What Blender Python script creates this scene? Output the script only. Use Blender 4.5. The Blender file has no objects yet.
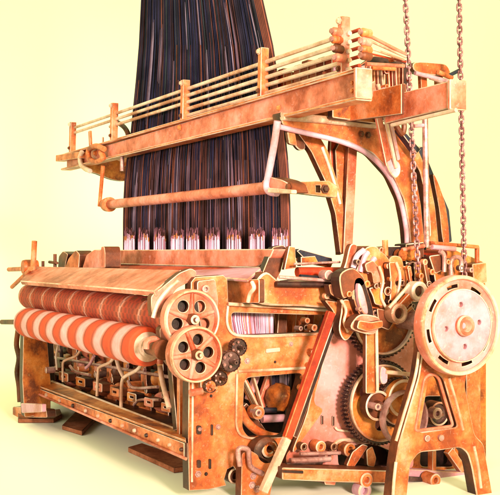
import bpy, bmesh, math, random
from mathutils import Vector, Matrix
random.seed(7)
PI = math.pi
S = bpy.context.scene
COL = S.collection

# ------------------------------------------------------------------ camera model used to size things from the photo
FP, HY, CX = 1000.0, 249.5, 250.0
YAW = math.atan(530/FP)
F = Vector((-math.cos(YAW), math.sin(YAW), 0)); R = Vector((math.sin(YAW), math.cos(YAW), 0)); UP = Vector((0, 0, 1))
D0 = 4.5
CAM = -(F*D0) - R*((200-CX)*D0/FP); CAM.z = 1.071
FLOOR = -0.05
def ray(px, py): return F + R*((px-CX)/FP) + UP*((HY-py)/FP)
def onx(px, py, X):
    d = ray(px, py); return CAM + d*((X-CAM.x)/d.x)
def ony(px, py, Y):
    d = ray(px, py); return CAM + d*((Y-CAM.y)/d.y)
def onz(px, py, Z):
    d = ray(px, py); return CAM + d*((Z-CAM.z)/d.z)
def mpp(p): return (p-CAM).dot(F)/FP          # metres per photo pixel at a point

# ------------------------------------------------------------------ materials
MATS = {}
def newmat(name):
    m = bpy.data.materials.new(name); m.use_nodes = True
    nt = m.node_tree; b = nt.nodes['Principled BSDF']; return m, nt, b
def paint(name, cols, rough=.42, metal=0., scale=5., bump=.3, coat=.12, dirt=.42, dirtcol=(.05, .008, .005)):
    cols = [(a*.74, b_*.68, c*.78) for a, b_, c in cols]
    m, nt, b = newmat(name); N = nt.nodes.new; L = nt.links.new
    tc = N('ShaderNodeTexCoord'); oi = N('ShaderNodeObjectInfo')
    add = N('ShaderNodeVectorMath'); add.operation = 'ADD'
    mul = N('ShaderNodeMath'); mul.operation = 'MULTIPLY'; mul.inputs[1].default_value = 37.
    L(oi.outputs['Random'], mul.inputs[0]); L(tc.outputs['Object'], add.inputs[0]); L(mul.outputs[0], add.inputs[1])
    n1 = N('ShaderNodeTexNoise'); n1.inputs['Scale'].default_value = scale; n1.inputs['Detail'].default_value = 6; n1.inputs['Roughness'].default_value = .65
    L(add.outputs[0], n1.inputs['Vector'])
    cr = N('ShaderNodeValToRGB'); e = cr.color_ramp.elements
    k = len(cols)
    e[0].position = .38; e[0].color = (*cols[0], 1); e[1].position = .64; e[1].color = (*cols[-1], 1)
    for i in range(1, k-1):
        x = e.new(.36+.28*i/(k-1)); x.color = (*cols[i], 1)
    L(n1.outputs['Fac'], cr.inputs['Fac'])
    n2 = N('ShaderNodeTexNoise'); n2.inputs['Scale'].default_value = scale*5; n2.inputs['Detail'].default_value = 8; n2.inputs['Roughness'].default_value = .7
    L(add.outputs[0], n2.inputs['Vector'])
    r2 = N('ShaderNodeValToRGB'); r2.color_ramp.elements[0].position = .47; r2.color_ramp.elements[1].position = .68
    L(n2.outputs['Fac'], r2.inputs['Fac'])
    md = N('ShaderNodeMath'); md.operation = 'MULTIPLY'; md.inputs[1].default_value = dirt; L(r2.outputs['Color'], md.inputs[0])
    mx = N('ShaderNodeMixRGB'); mx.inputs['Color2'].default_value = (*dirtcol, 1)
    L(md.outputs[0], mx.inputs['Fac']); L(cr.outputs['Color'], mx.inputs['Color1'])
    n3 = N('ShaderNodeTexNoise'); n3.inputs['Scale'].default_value = scale*11; n3.inputs['Detail'].default_value = 4; n3.inputs['Distortion'].default_value = 1.2
    L(add.outputs[0], n3.inputs['Vector'])
    r3 = N('ShaderNodeValToRGB'); r3.color_ramp.elements[0].position = .60; r3.color_ramp.elements[1].position = .72; r3.color_ramp.elements[1].color = (.25, .25, .25, 1)
    L(n3.outputs['Fac'], r3.inputs['Fac'])
    m3 = N('ShaderNodeMixRGB'); m3.inputs['Color2'].default_value = (min(.8, cols[-1][0]*1.15), min(.7, cols[-1][1]*1.7), min(.6, cols[-1][2]*2.2), 1)
    L(r3.outputs['Color'], m3.inputs['Fac']); L(mx.outputs['Color'], m3.inputs['Color1'])
    L(m3.outputs['Color'], b.inputs['Base Color'])
    rr = N('ShaderNodeMapRange'); rr.inputs['To Min'].default_value = max(.05, rough-.14); rr.inputs['To Max'].default_value = rough+.2
    L(n2.outputs['Fac'], rr.inputs['Value']); L(rr.outputs[0], b.inputs['Roughness'])
    bp = N('ShaderNodeBump'); bp.inputs['Strength'].default_value = bump; bp.inputs['Distance'].default_value = .01
    L(n2.outputs['Fac'], bp.inputs['Height']); L(bp.outputs['Normal'], b.inputs['Normal'])
    b.inputs['Metallic'].default_value = metal; b.inputs['Specular IOR Level'].default_value = .3; b.inputs['Coat Weight'].default_value = coat*.5; b.inputs['Coat Roughness'].default_value = .25
    MATS[name] = m; return m
paint('orange', [(.30, .055, .014), (.54, .115, .026), (.76, .215, .064), (.84, .36, .20)])
paint('amber', [(.17, .035, .007), (.44, .11, .016), (.66, .215, .038), (.76, .33, .10)])
paint('brown', [(.035, .010, .006), (.11, .028, .010), (.22, .055, .018)], rough=.5)
paint('pink', [(.36, .06, .022), (.68, .19, .11), (.80, .33, .27)], scale=4, dirt=.35)
paint('rose', [(.50, .20, .19), (.64, .34, .43), (.70, .44, .58)], scale=3, dirt=.2)
paint('red', [(.24, .016, .006), (.44, .036, .010), (.54, .07, .02)], dirt=.3)
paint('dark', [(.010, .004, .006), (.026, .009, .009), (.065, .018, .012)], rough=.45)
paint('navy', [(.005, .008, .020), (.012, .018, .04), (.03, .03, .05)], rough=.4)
paint('worn_lit', [(.46, .18, .09), (.66, .40, .27), (.80, .60, .48), (.84, .70, .60)], rough=.35, metal=.1, dirt=.3, scale=3)  # bare-metal paint; on bevels its pale colour also stands in for lit edges
paint('steel', [(.30, .11, .08), (.52, .28, .26), (.68, .46, .46)], rough=.3, metal=.4, scale=8, dirt=.4)
paint('cream', [(.44, .20, .12), (.62, .40, .29), (.72, .56, .46)], rough=.45, dirt=.3)
paint('oilsteel', [(.035, .020, .018), (.11, .055, .048), (.24, .14, .13)], rough=.32, metal=.35, scale=8, dirt=.4)
paint('blush', [(.50, .14, .09), (.72, .26, .22), (.78, .38, .40)], scale=3, dirt=.25)
paint('wood', [(.24, .06, .02), (.40, .12, .05), (.52, .20, .11)], rough=.6, coat=0, scale=9)
paint('chainmetal', [(.12, .04, .045), (.36, .15, .16), (.66, .42, .44)], rough=.3, metal=.4, scale=40, dirt=.4)
def flat(name, col, rough=.7, sheen=0.):
    m, nt, b = newmat(name); N = nt.nodes.new; L = nt.links.new
    col = (col[0]*.74, col[1]*.74, col[2])
    tc = N('ShaderNodeTexCoord'); n = N('ShaderNodeTexNoise'); n.inputs['Scale'].default_value = 6; n.inputs['Detail'].default_value = 5
    L(tc.outputs['Object'], n.inputs['Vector'])
    hs = N('ShaderNodeHueSaturation'); hs.inputs['Color'].default_value = (*col, 1)
    mr = N('ShaderNodeMapRange'); mr.inputs['From Min'].default_value = .3; mr.inputs['From Max'].default_value = .7; mr.inputs['To Min'].default_value = .55; mr.inputs['To Max'].default_value = 1.45
    L(n.outputs['Fac'], mr.inputs['Value']); L(mr.outputs[0], hs.inputs['Value']); L(hs.outputs[0], b.inputs['Base Color'])
    b.inputs['Roughness'].default_value = .9; b.inputs['Specular IOR Level'].default_value = .12; MATS[name] = m; return m
flat('cord_navy', (.024, .024, .060)); flat('cord_black', (.020, .015, .026)); flat('cord_brown', (.085, .032, .028)); flat('cord_green', (.026, .034, .036))
flat('cord_mauve', (.11, .06, .075)); flat('cord_pale', (.20, .15, .19)); flat('cord_rust', (.22, .065, .035))
flat('yarn_pink', (.72, .42, .50)); flat('yarn_mauve', (.42, .16, .20)); flat('yarn_white', (.82, .68, .76)); flat('yarn_rust', (.55, .20, .06)); flat('yarn_grey', (.28, .19, .20))
def stripes(name, stops, period, slant, off=0., fine=0.):
    stops = [(p, (c[0]*.74, c[1]*.54, c[2]*.72)) for p, c in stops]
    m, nt, b = newmat(name); N = nt.nodes.new; L = nt.links.new
    tc = N('ShaderNodeTexCoord'); sp = N('ShaderNodeSeparateXYZ'); L(tc.outputs['Object'], sp.inputs[0])
    nz = N('ShaderNodeTexNoise'); nz.inputs['Scale'].default_value = 7; L(tc.outputs['Object'], nz.inputs['Vector'])
    def M(op, a, c):
        n = N('ShaderNodeMath'); n.operation = op
        for i, v in enumerate((a, c)):
            if isinstance(v, (int, float)): n.inputs[i].default_value = v
            else: L(v, n.inputs[i])
        return n.outputs[0]
    v = M('ADD', sp.outputs['X'], M('MULTIPLY', sp.outputs['Z'], slant))
    v = M('ADD', v, M('MULTIPLY', nz.outputs['Fac'], .03)); v = M('ADD', v, off)
    v = M('FRACT', M('DIVIDE', v, period), 0)
    cr = N('ShaderNodeValToRGB'); e = cr.color_ramp.elements
    e[0].position = stops[0][0]; e[0].color = (*stops[0][1], 1); e[1].position = stops[-1][0]; e[1].color = (*stops[-1][1], 1)
    for p, c in stops[1:-1]:
        x = e.new(p); x.color = (*c, 1)
    L(v, cr.inputs['Fac'])
    n2 = N('ShaderNodeTexNoise'); n2.inputs['Scale'].default_value = 30; n2.inputs['Detail'].default_value = 6; L(tc.outputs['Object'], n2.inputs['Vector'])
    hs = N('ShaderNodeHueSaturation'); mr = N('ShaderNodeMapRange'); mr.inputs['To Min'].default_value = .6; mr.inputs['To Max'].default_value = 1.35
    L(n2.outputs['Fac'], mr.inputs['Value']); L(mr.outputs[0], hs.inputs['Value']); L(cr.outputs['Color'], hs.inputs['Color'])
    col = hs.outputs[0]
    if fine:                                               # a woven check of darker thread
        w = M('MULTIPLY', M('SINE', M('MULTIPLY', sp.outputs['X'], 2*PI/fine), 0), M('SINE', M('MULTIPLY', sp.outputs['Z'], 2*PI/fine/1.1), 0))
        w = M('MULTIPLY', M('GREATER_THAN', w, .1), .6)
        mx = N('ShaderNodeMixRGB'); mx.inputs['Color2'].default_value = (.11, .010, .005, 1); L(w, mx.inputs['Fac']); L(col, mx.inputs['Color1']); col = mx.outputs[0]
    L(col, b.inputs['Base Color']); b.inputs['Roughness'].default_value = .75
    bp = N('ShaderNodeBump'); bp.inputs['Strength'].default_value = .4; bp.inputs['Distance'].default_value = .006
    wv = M('ADD', M('MULTIPLY', M('SINE', M('MULTIPLY', M('ADD', sp.outputs['X'], M('MULTIPLY', nz.outputs['Fac'], .02)), 2*PI/.011), 0), .5), n2.outputs['Fac'])
    L(wv, bp.inputs['Height']); L(bp.outputs['Normal'], b.inputs['Normal'])
    MATS[name] = m; return m

# ------------------------------------------------------------------ object helpers
WLOC = {}
def wl(o): return WLOC.get(o.name, Vector((0, 0, 0)))
def setlabel(o, label=None, cat=None, group=None, kind=None):
    if label: o['label'] = label
    if cat: o['category'] = cat
    if group: o['group'] = group
    if kind: o['kind'] = kind
def thing(name, loc, label, cat, group=None, kind=None):
    o = bpy.data.objects.new(name, None); COL.objects.link(o); o.location = loc; o.empty_display_size = .1
    WLOC[o.name] = Vector(loc); setlabel(o, label, cat, group, kind); return o
def link(name, me, parent=None):
    vs = me.vertices
    if len(vs):
        lo = Vector((min(v.co.x for v in vs), min(v.co.y for v in vs), min(v.co.z for v in vs)))
        hi = Vector((max(v.co.x for v in vs), max(v.co.y for v in vs), max(v.co.z for v in vs)))
        c = (lo+hi)/2
    else: c = Vector((0, 0, 0))
    me.transform(Matrix.Translation(-c))
    o = bpy.data.objects.new(name, me); COL.objects.link(o)
    if parent: o.parent = parent; o.location = c - wl(parent)
    else: o.location = c
    WLOC[o.name] = c
    return o
def fin(name, bm, mats, parent=None, smooth=None):
    me = bpy.data.meshes.new(name); bmesh.ops.recalc_face_normals(bm, faces=bm.faces); bm.to_mesh(me); bm.free()
    for m in (mats if isinstance(mats, (list, tuple)) else [mats]): me.materials.append(MATS[m])
    if smooth is not None:
        for p in me.polygons: p.use_smooth = True
        me.set_sharp_from_angle(angle=math.radians(smooth))
    return link(name, me, parent)
AX = {'x': Matrix(((0, 0, 1), (1, 0, 0), (0, 1, 0))),     # local x,y,z -> Y,Z,X
      'y': Matrix(((1, 0, 0), (0, 0, -1), (0, 1, 0))),    # local -> X,Z,-Y
      'z': Matrix(((1, 0, 0), (0, 1, 0), (0, 0, 1)))}
def plate_mesh(loops, ax, pos, th, bev=.004):
    """flat casting: outline + holes (plane metres) with real thickness and chamfered edges coloured pale like lit, rubbed metal"""
    cu = bpy.data.curves.new('tmp', 'CURVE'); cu.dimensions = '2D'; cu.fill_mode = 'BOTH'
    for lp in loops:
        s = cu.splines.new('POLY'); s.points.add(len(lp)-1)
        for i, p in enumerate(lp): s.points[i].co = (p[0], p[1], 0, 1)
        s.use_cyclic_u = True
    bev = min(bev, th*.3); cu.extrude = th/2-bev; cu.bevel_depth = bev; cu.bevel_resolution = 0; cu.offset = -bev
    ob = bpy.data.objects.new('tmp', cu); COL.objects.link(ob)
    dg = bpy.context.evaluated_depsgraph_get(); me = bpy.data.meshes.new_from_object(ob.evaluated_get(dg))
    bpy.data.objects.remove(ob); bpy.data.curves.remove(cu)
    bm = bmesh.new(); bm.from_mesh(me); bpy.data.meshes.remove(me)
    for f in bm.faces:
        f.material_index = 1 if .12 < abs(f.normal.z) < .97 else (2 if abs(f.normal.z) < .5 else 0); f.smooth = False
    M = AX[ax].to_4x4()
    o = Vector((0, 0, 0)); o['xyz'.index(ax)] = pos
    bmesh.ops.transform(bm, matrix=Matrix.Translation(o) @ M, verts=bm.verts)
    bmesh.ops.remove_doubles(bm, verts=bm.verts, dist=1e-5)
    return bm
def plate(name, loops, ax, pos, th, mat, parent, bev=.004, edge='worn_lit'):
    side = {'orange': 'brown', 'amber': 'dark', 'pink': 'brown', 'brown': 'dark', 'blush': 'dark'}.get(mat, mat) if name not in ('reed_cap', 'front_beam') else mat  # side walls get a darker colour as painted shade for gaps and outlines
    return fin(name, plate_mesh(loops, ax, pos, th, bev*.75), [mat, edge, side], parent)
def PX(X, *loops): return [[(onx(a, b, X).y, onx(a, b, X).z) for a, b in lp] for lp in loops]
def PY(Y, *loops): return [[(ony(a, b, Y).x, ony(a, b, Y).z) for a, b in lp] for lp in loops]
def smoothp(pts, n=4):
    """closed Catmull-Rom through the points"""
    out = []; k = len(pts)
    for i in range(k):
        p0, p1, p2, p3 = pts[i-1], pts[i], pts[(i+1) % k], pts[(i+2) % k]
        for j in range(n):
            t = j/n
            out.append(tuple(.5*((2*p1[c])+(-p0[c]+p2[c])*t+(2*p0[c]-5*p1[c]+4*p2[c]-p3[c])*t*t+(-p0[c]+3*p1[c]-3*p2[c]+p3[c])*t**3) for c in (0, 1)))
    return out
def rnd(pts, r=3., n=4):
    """round the corners of a closed outline (pixels)"""
    out = []; k = len(pts)
    for i in range(k):
        p, a, b = Vector(pts[i]), Vector(pts[i-1]), Vector(pts[(i+1) % k])
        da, db = (a-p), (b-p); q = min(r, da.length*.45, db.length*.45)
        s, e = p+da.normalized()*q, p+db.normalized()*q
        for j in range(n+1):
            t = j/n; out.append(tuple(s*(1-t)**2+p*2*t*(1-t)+e*t*t))
    return out
def circ(c, r, n=32, ph=0): return [(c[0]+r*math.cos(ph+2*PI*i/n), c[1]+r*math.sin(ph+2*PI*i/n)) for i in range(n)]
def arcslot(c, r0, r1, a0, a1, n=10):
    return [(c[0]+r1*math.cos(a0+(a1-a0)*i/n), c[1]+r1*math.sin(a0+(a1-a0)*i/n)) for i in range(n+1)] + \
           [(c[0]+r0*math.cos(a1-(a1-a0)*i/n), c[1]+r0*math.sin(a1-(a1-a0)*i/n)) for i in range(n+1)]
def gearloop(c, r, nt, dep):
    o = []
    for i in range(nt):
        for k, rr in ((0, r-dep), (.22, r-dep), (.36, r), (.66, r), (.8, r-dep)):
            a = 2*PI*(i+k)/nt; o.append((c[0]+rr*math.cos(a), c[1]+rr*math.sin(a)))
    return o
def frame_of(d):
    d = d.normalized(); u = Vector((0, 0, 1)) if abs(d.z) < .9 else Vector((0, 1, 0))
    a = d.cross(u).normalized(); b = a.cross(d).normalized(); return a, b
def add_tube(bm, pts, r, n=8, mi=0, cap=True):
    rings = []; m = len(pts)
    a = b = None
    for i, p in enumerate(pts):
        d = (pts[min(i+1, m-1)]-pts[max(i-1, 0)])
        if a is None: a, b = frame_of(d)
        else:
            dn = d.normalized(); a = (a-dn*a.dot(dn)).normalized(); b = a.cross(dn).normalized()
        rr = r[i] if isinstance(r, (list, tuple)) else r
        rings.append([bm.verts.new(p+(a*math.cos(2*PI*k/n)+b*math.sin(2*PI*k/n))*rr) for k in range(n)])
    for i in range(m-1):
        for k in range(n):
            f = bm.faces.new((rings[i][k], rings[i][(k+1) % n], rings[i+1][(k+1) % n], rings[i+1][k])); f.material_index = mi
    if cap:
        for rg in (rings[0], rings[-1]):
            f = bm.faces.new(rg); f.material_index = mi
def tube(name, pts, r, mat, parent, n=12):
    bm = bmesh.new(); add_tube(bm, [Vector(p) for p in pts], r, n); return fin(name, bm, mat, parent, 40)
def curvepts(pts, n=5):
    P = [Vector(p) for p in pts]; P = [P[0]*2-P[1]]+P+[P[-1]*2-P[-2]]; out = []
    for i in range(1, len(P)-2):
        for j in range(n):
            t = j/n; p0, p1, p2, p3 = P[i-1:i+3]
            out.append(.5*((2*p1)+(-p0+p2)*t+(2*p0-5*p1+4*p2-p3)*t*t+(-p0+3*p1-3*p2+p3)*t**3))
    out.append(P[-2]); return out
def add_box(bm, c, s, rot=None, bev=.004, mi=0, emi=1):
    m = Matrix.Translation(c) @ ((rot or Matrix.Identity(3)).to_4x4()) @ Matrix.Diagonal((*s, 1))
    vs = bmesh.ops.create_cube(bm, size=1, matrix=m)['verts']
    for f in {f for v in vs for f in v.link_faces}: f.material_index = mi
    if bev:
        es = list({e for v in vs for e in v.link_edges})
        r = bmesh.ops.bevel(bm, geom=es, offset=min(bev, min(s)*.3), segments=1, affect='EDGES', material=emi)
def box(name, c, s, mat, parent, rot=None, bev=.004, edge='worn_lit'):
    bm = bmesh.new(); add_box(bm, Vector(c), s, rot, bev); return fin(name, bm, [mat, edge], parent)
def bar(name, a, b, w, t, mat, parent, edge='worn_lit', side=None, bev=.003):
    """flat bar from a to b: width w (in plane), thickness t along `side`"""
    a, b = Vector(a), Vector(b); d = b-a; z = d.normalized(); s = Vector(side or (1, 0, 0)); s = (s-z*s.dot(z)).normalized(); y = z.cross(s)
    rot = Matrix((s, y, z)).transposed()
    return box(name, (a+b)/2, (t, w, d.length), mat, parent, rot, bev, edge)
def lathe(name, prof, c, axis, mat, parent, n=40, smooth=35, mats=None, mis=None):
    """profile of (radius, offset along axis) pairs"""
    axis = Vector(axis).normalized(); a, b = frame_of(axis); bm = bmesh.new(); c = Vector(c); rings = []
    for r, h in prof:
        if r < 1e-6: rings.append([bm.verts.new(c+axis*h)])
        else: rings.append([bm.verts.new(c+axis*h+(a*math.cos(2*PI*k/n)+b*math.sin(2*PI*k/n))*r) for k in range(n)])
    for i in range(len(prof)-1):
        A, B = rings[i], rings[i+1]; mi = mis[i] if mis else 0
        for k in range(n):
            if len(A) == 1 and len(B) == 1: break
            if len(A) == 1: f = bm.faces.new((A[0], B[k], B[(k+1) % n]))
            elif len(B) == 1: f = bm.faces.new((A[k], A[(k+1) % n], B[0]))
            else: f = bm.faces.new((A[k], A[(k+1) % n], B[(k+1) % n], B[k]))
            f.material_index = mi
    return fin(name, bm, mats or mat, parent, smooth)
def boss(name, c, axis, r, h, mat, parent, edge='worn_lit', hole=True):
    """a turned boss / bolt with a lip and a bore"""
    e = min(r*.18, h*.4)
    prof = [(r, -h/2), (r, h/2-e), (r-e, h/2)]
    mis = [0, 1]
    if hole: prof += [(r*.5, h/2), (r*.44, h/2-e), (r*.44, 0), (0, 0)]; mis += [0, 1, 0, 0]
    else: prof += [(0, h/2)]; mis += [0]
    return lathe(name, prof, c, axis, None, parent, 24, 35, [mat, edge], mis)
def bolt(c, axis, r, parent, mat='worn_lit', name='bolt'):
    axis = Vector(axis)
    return lathe(name, [(r*1.5, 0), (r*1.5, r*.3), (r, r*.3), (r, r*.95), (r*.75, r*1.15), (0, r*1.2)], c, axis, mat, parent, 6 if r < .03 else 12, 25)
def xr(p, X): return onx(p[0], p[1], X)

# ================================================================== SETTING
def cyc():
    bm = bmesh.new(); d = F.copy(); prof = []
    dist = 8.5; rad = 3.0
    prof.append((-9, FLOOR)); prof.append((dist-rad, FLOOR))
    for i in range(1, 13):
        a = PI/2*i/12; prof.append((dist-rad+rad*math.sin(a), FLOOR+rad*(1-math.cos(a))))
    prof.append((dist, 8.0))
    c0 = Vector((0, .8, 0))
    rows = []
    for t, z in prof:
        rows.append([bm.verts.new(Vector((c0.x, c0.y, 0))+d*t+R*s+UP*z) for s in (-14, -7, 0, 7, 14)])
    for i in range(len(rows)-1):
        for k in range(4): bm.faces.new((rows[i][k], rows[i][k+1], rows[i+1][k+1], rows[i+1][k]))
    m, nt, b = newmat('backdrop'); b.inputs['Base Color'].default_value = (.93, .93, .90, 1); b.inputs['Roughness'].default_value = 1; b.inputs['Specular IOR Level'].default_value = 0
    MATS['backdrop'] = m
    o = fin('floor', bm, 'backdrop', None, 60); o['kind'] = 'structure'
cyc()

# ================================================================== LOOM
loom = thing('power_loom', (-1.1, .8, FLOOR), 'big orange cast iron weaving loom with gears, handwheels and a drive wheel', 'loom')
def setp(o, label): o['label'] = label; return o

# ---- near side frame (front post, rails)
sf = plate('side_frame', PX(0,
    [(188, 282), (192, 277), (220, 275), (224, 279), (225, 304), (262, 307), (338, 310), (340, 330), (334, 338), (318, 370), (309, 371), (292, 438), (300, 446), (300, 466), (272, 468), (262, 480), (240, 486),
     (236, 474), (230, 465), (224, 468), (221, 478), (223, 484), (205, 488), (186, 489), (185, 440), (186, 360)],
    rnd([(228, 312), (327, 315), (318, 332), (236, 335), (229, 330)], 4),
    rnd([(241, 377), (300, 372), (284, 436), (246, 437), (239, 428)], 7)), 'x', 0, .07, 'orange', loom)
# raised lips on the casting: thin pale beads as in the photo
def bead(pts, X, r, parent, mat='worn_lit', cyc=False):
    P = [onx(a, b, X) for a, b in pts]
    if cyc: P.append(P[0])
    return tube('bead', curvepts(P, 4), r*.72, mat, parent, 8)
bead([(193, 366), (192.5, 420), (192, 470), (192, 482)], .037, .007, sf)
bead([(237, 374), (236.5, 405), (236.5, 425), (240, 434), (248, 438), (262, 439), (268, 443)], .04, .008, sf)
bead([(228, 305), (227, 322), (232, 333), (245, 336), (280, 336), (316, 334)], .04, .009, sf)
bead([(238, 371.5), (270, 370), (305, 368)], .04, .010, sf)
bead([(228, 304), (262, 306), (336, 310.5)], .05, .012, sf)
# slots and bolts on the post
for (a, b, w, h) in ((199, 430, 5, 9), (212, 430, 2, 11), (199, 464, 4, 8), (210, 464, 2.4, 10)):
    plate('slot_boss', PX(.04, rnd([(a-w/2, b-h/2), (a+w/2, b-h/2), (a+w/2, b+h/2), (a-w/2, b+h/2)], w*.45)), 'x', .037, .012, 'dark', sf, .002, 'brown')
for (a, b, r) in ((218, 427, 3), (199, 429, 3.3), (198, 474, 3.5), (206, 474, 2), (203, 289, 3.5), (214, 360, 2.2), (247, 361, 3.2), (275, 362, 1.5), (291, 344, 2.4), (262, 462, 2.4), (211, 396, 1.6)):
    c = onx(a, b, .035); bolt(c, (1, 0, 0), r*mpp(c)*.7, sf, 'steel' if r > 2.3 else 'dark')
plate('name_plate', PX(.04, rnd([(266, 349), (280, 347.5), (280, 351.5), (266, 353)], 1)), 'x', .038, .006, 'cream', sf, .001)
# side pad with bolt at head of post
plate('bearing_cap', PX(.06, rnd([(196, 281), (214, 279), (217, 300), (214, 330), (200, 330), (196, 300)], 3)), 'x', .055, .04, 'pink', loom)
c = onx(205, 289, .08); boss('bolt', c, (1, 0, 0), 4*mpp(c), .03, 'steel', loom)

# ---- lower brackets at the foot of the post
br = plate('foot_bracket', PX(.1, rnd([(239, 452), (247, 449), (270, 463), (271, 474), (266, 500), (238, 500)], 3)), 'x', .10, .06, 'orange', loom)
for (a, b) in ((252, 485), (257, 489), (253, 476)):
    c = onx(a, b, .13); bolt(c, (1, 0, 0), 2.6*mpp(c), br, 'steel')
hk = [(240, 466), (238, 452), (241, 448), (248, 450), (249, 458), (251, 467), (263, 474)]
tube('hook', curvepts([onx(a, b, .15) for a, b in hk]), .012, 'steel', loom)
c = onx(264, 447, .07); boss('shaft_socket', c, (1, 0, 0), 9*mpp(c), .12, 'orange', loom)
c = onx(259, 449, .05); lathe('collar', [(.055, 0), (.065, .02), (.065, .07), (.05, .08), (.03, .08), (.03, .03), (0, .03)], c, (1, 0, 0), 'brown', loom)
c = onx(233, 475, .0); boss('foot_socket', c, (1, 0, 0), 8*mpp(c), .06, 'brown', loom)

# ---- outboard base rail and gear bay behind the red bar
XB = .16
rail = plate('base_rail', PX(XB+.1, rnd([(278, 466), (330, 467.5), (396, 469.5), (396, 482), (330, 480.5), (278, 478)], 1.5)), 'x', XB+.08, .12, 'orange', loom, .006)
plate('rail_slot', PX(XB+.15, rnd([(283, 470), (304, 471), (304, 474), (283, 473)], 1)), 'x', XB+.142, .01, 'dark', rail, .002, 'brown')
plate('rail_pad', PX(XB+.1, rnd([(322, 480), (334, 480), (333, 484.5), (323, 484)], 1)), 'x', XB+.08, .08, 'pink', rail)
plate('rail_end', PX(XB+.1, [(396, 471), (480, 476), (480, 497), (396, 494)]), 'x', XB+.0, .05, 'rose', loom)
gp = plate('gear_case', PX(.1,
    rnd([(333, 306), (362, 316), (412, 325), (412, 468), (286, 467), (284, 455), (300, 436), (310, 405), (322, 360)], 5),
    rnd([(336, 447), (372, 443), (392, 452), (392, 466), (337, 466)], 5)), 'x', .09, .05, 'blush', loom)
setp(gp, 'flat pink side panel behind the gears')
for (a, b, h) in ((322, 420, 9), (333, 421, 10)):
    plate('slot', PX(.12, rnd([(a-.8, b-h/2), (a+1.2, b-h/2), (a+1.2, b+h/2), (a-.8, b+h/2)], .8)), 'x', .118, .012, 'dark', gp, .002, 'cream')
tube('bead', curvepts([onx(a, b, .125) for a, b in ((335, 427), (338, 430), (346, 431), (352, 431))]), .006, 'worn_lit', gp, 8)
tube('bead', curvepts([onx(a, b, .125) for a, b in ((330, 460), (332, 448), (339, 441), (352, 440), (366, 441))]), .011, 'worn_lit', gp, 8)
plate('panel_rim', PX(.14, smoothp([(307, 412), (318, 362), (322, 366), (314, 400), (322, 409), (318, 418), (302, 440), (296, 450), (293, 448)])), 'x', .13, .03, 'orange', gp)
for (a, b, r, m) in ((318, 446, 6, 'orange'), (301, 446, 4, 'brown'), (331, 446, 4, 'brown'), (347, 449, 7, 'amber'), (365, 455, 4, 'pink'), (326, 456, 5, 'pink')):
    c = onx(a, b, .16); boss('boss', c, (1, 0, 0), r*mpp(c), .06, m, gp)
for (a0, b0, a1, b1, r, m) in ((290, 461, 330, 459, 3.0, 'steel'), (300, 454, 340, 453, 2.0, 'steel'), (286, 464, 322, 463, 1.6, 'oilsteel')):
    p = onx(a0, b0, .2); tube('shaft', [p, onx(a1, b1, .2)], r*mpp(p), m, loom)
for i, pts in enumerate(([(346, 466), (352, 452), (362, 444), (368, 446), (360, 458), (354, 467)], [(367, 466), (366, 450), (372, 446), (376, 458), (374, 467)])):
    plate('lever', PX(.2, rnd(pts, 2)), 'x', .19, .03, 'orange', loom)
c = onx(363, 479, .28); boss('roller', c, (1, 0, 0), 7.5*mpp(c), .07, 'orange', loom)
c = onx(362, 490, .28); boss('roller', c, (1, 0, 0), 8*mpp(c), .06, 'rose', loom)

# ---- gears
def gear(px, py, rpx, X, nt, mat, holes=3, hr=.22, th=.045, lip=True):
    c = onx(px, py, X); r = rpx*mpp(c); cc = (c.y, c.z)
    loops = [gearloop(cc, r, nt, r*.055)]
    for k in range(holes):
        a = 2*PI*k/holes+.5; loops.append(circ((cc[0]+r*.52*math.cos(a), cc[1]+r*.52*math.sin(a)), r*hr, 20))
    g = plate('gear', loops, 'x', X, th, mat, loom, .003, 'worn_lit')
    # dark toothed rim ring behind/around, pale lip, hub
    plate('tooth_ring', [gearloop(cc, r*.998, nt, r*.05), circ(cc, r*.90, 64)], 'x', X+th*.5+.003, .012, 'dark', g, .002, 'brown')
    if lip: lathe('rim_lip', [(r*.90, 0), (r*.90, .02), (r*.875, .025), (r*.85, .02), (r*.85, 0)], Vector((X+th*.5, *cc)), (1, 0, 0), 'worn_lit', g, 64)
    lathe('hub', [(r*.22, 0), (r*.22, .05), (r*.19, .06), (r*.09, .06), (r*.085, .04), (0, .04)], Vector((X+th*.5-.002, *cc)), (1, 0, 0), mat, g)
    return g
gear(380, 318, 40, .17, 52, 'amber', 0)
gear(378, 402, 42.5, .19, 60, 'amber', 3, .14)
gear(396, 402, 25, .235, 34, 'amber', 4, .13, .03)
def disc(name, px, py, rpx, X, mat, h=.05, parent=None, edge='worn_lit', dish=.25):
    c = onx(px, py, X); r = rpx*mpp(c)
    return lathe(name, [(r, -h/2), (r, h/2), (r*.92, h/2+.004), (r*.84, h/2), (r*.80, h/2-h*dish), (r*.34, h/2-h*dish), (r*.30, h/2+.02), (r*.16, h/2+.02), (r*.14, h/2-.01), (0, h/2-.01)],
                 c, (1, 0, 0), None, parent or loom, 40, 35, [mat, edge], [0, 1, 1, 0, 0, 0, 0, 1, 0])
disc('cam_disc', 375, 405, 15, .27, 'brown', .05)
c = onx(374, 406, .33); boss('shaft_end', c, (1, 0, 0), 3.4*mpp(c), .07, 'steel', loom)
disc('cam_disc', 402, 398, 19, .30, 'amber', .03)
lathe('brake_band', [(.125, -.02), (.13, 0), (.125, .02), (.115, .02), (.115, -.02), (.125, -.02)], onx(404, 418, .33), (1, 0, 0), 'steel', loom, 48)
plate('link_bar', PX(.33, rnd([(368, 322), (377, 320), (378, 394), (368, 394)], 1.5)), 'x', .30, .03, 'orange', loom)
tube('bead', [onx(376.5, 324, .33), onx(377.5, 391, .33)], .007, 'worn_lit', loom, 8)
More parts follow.
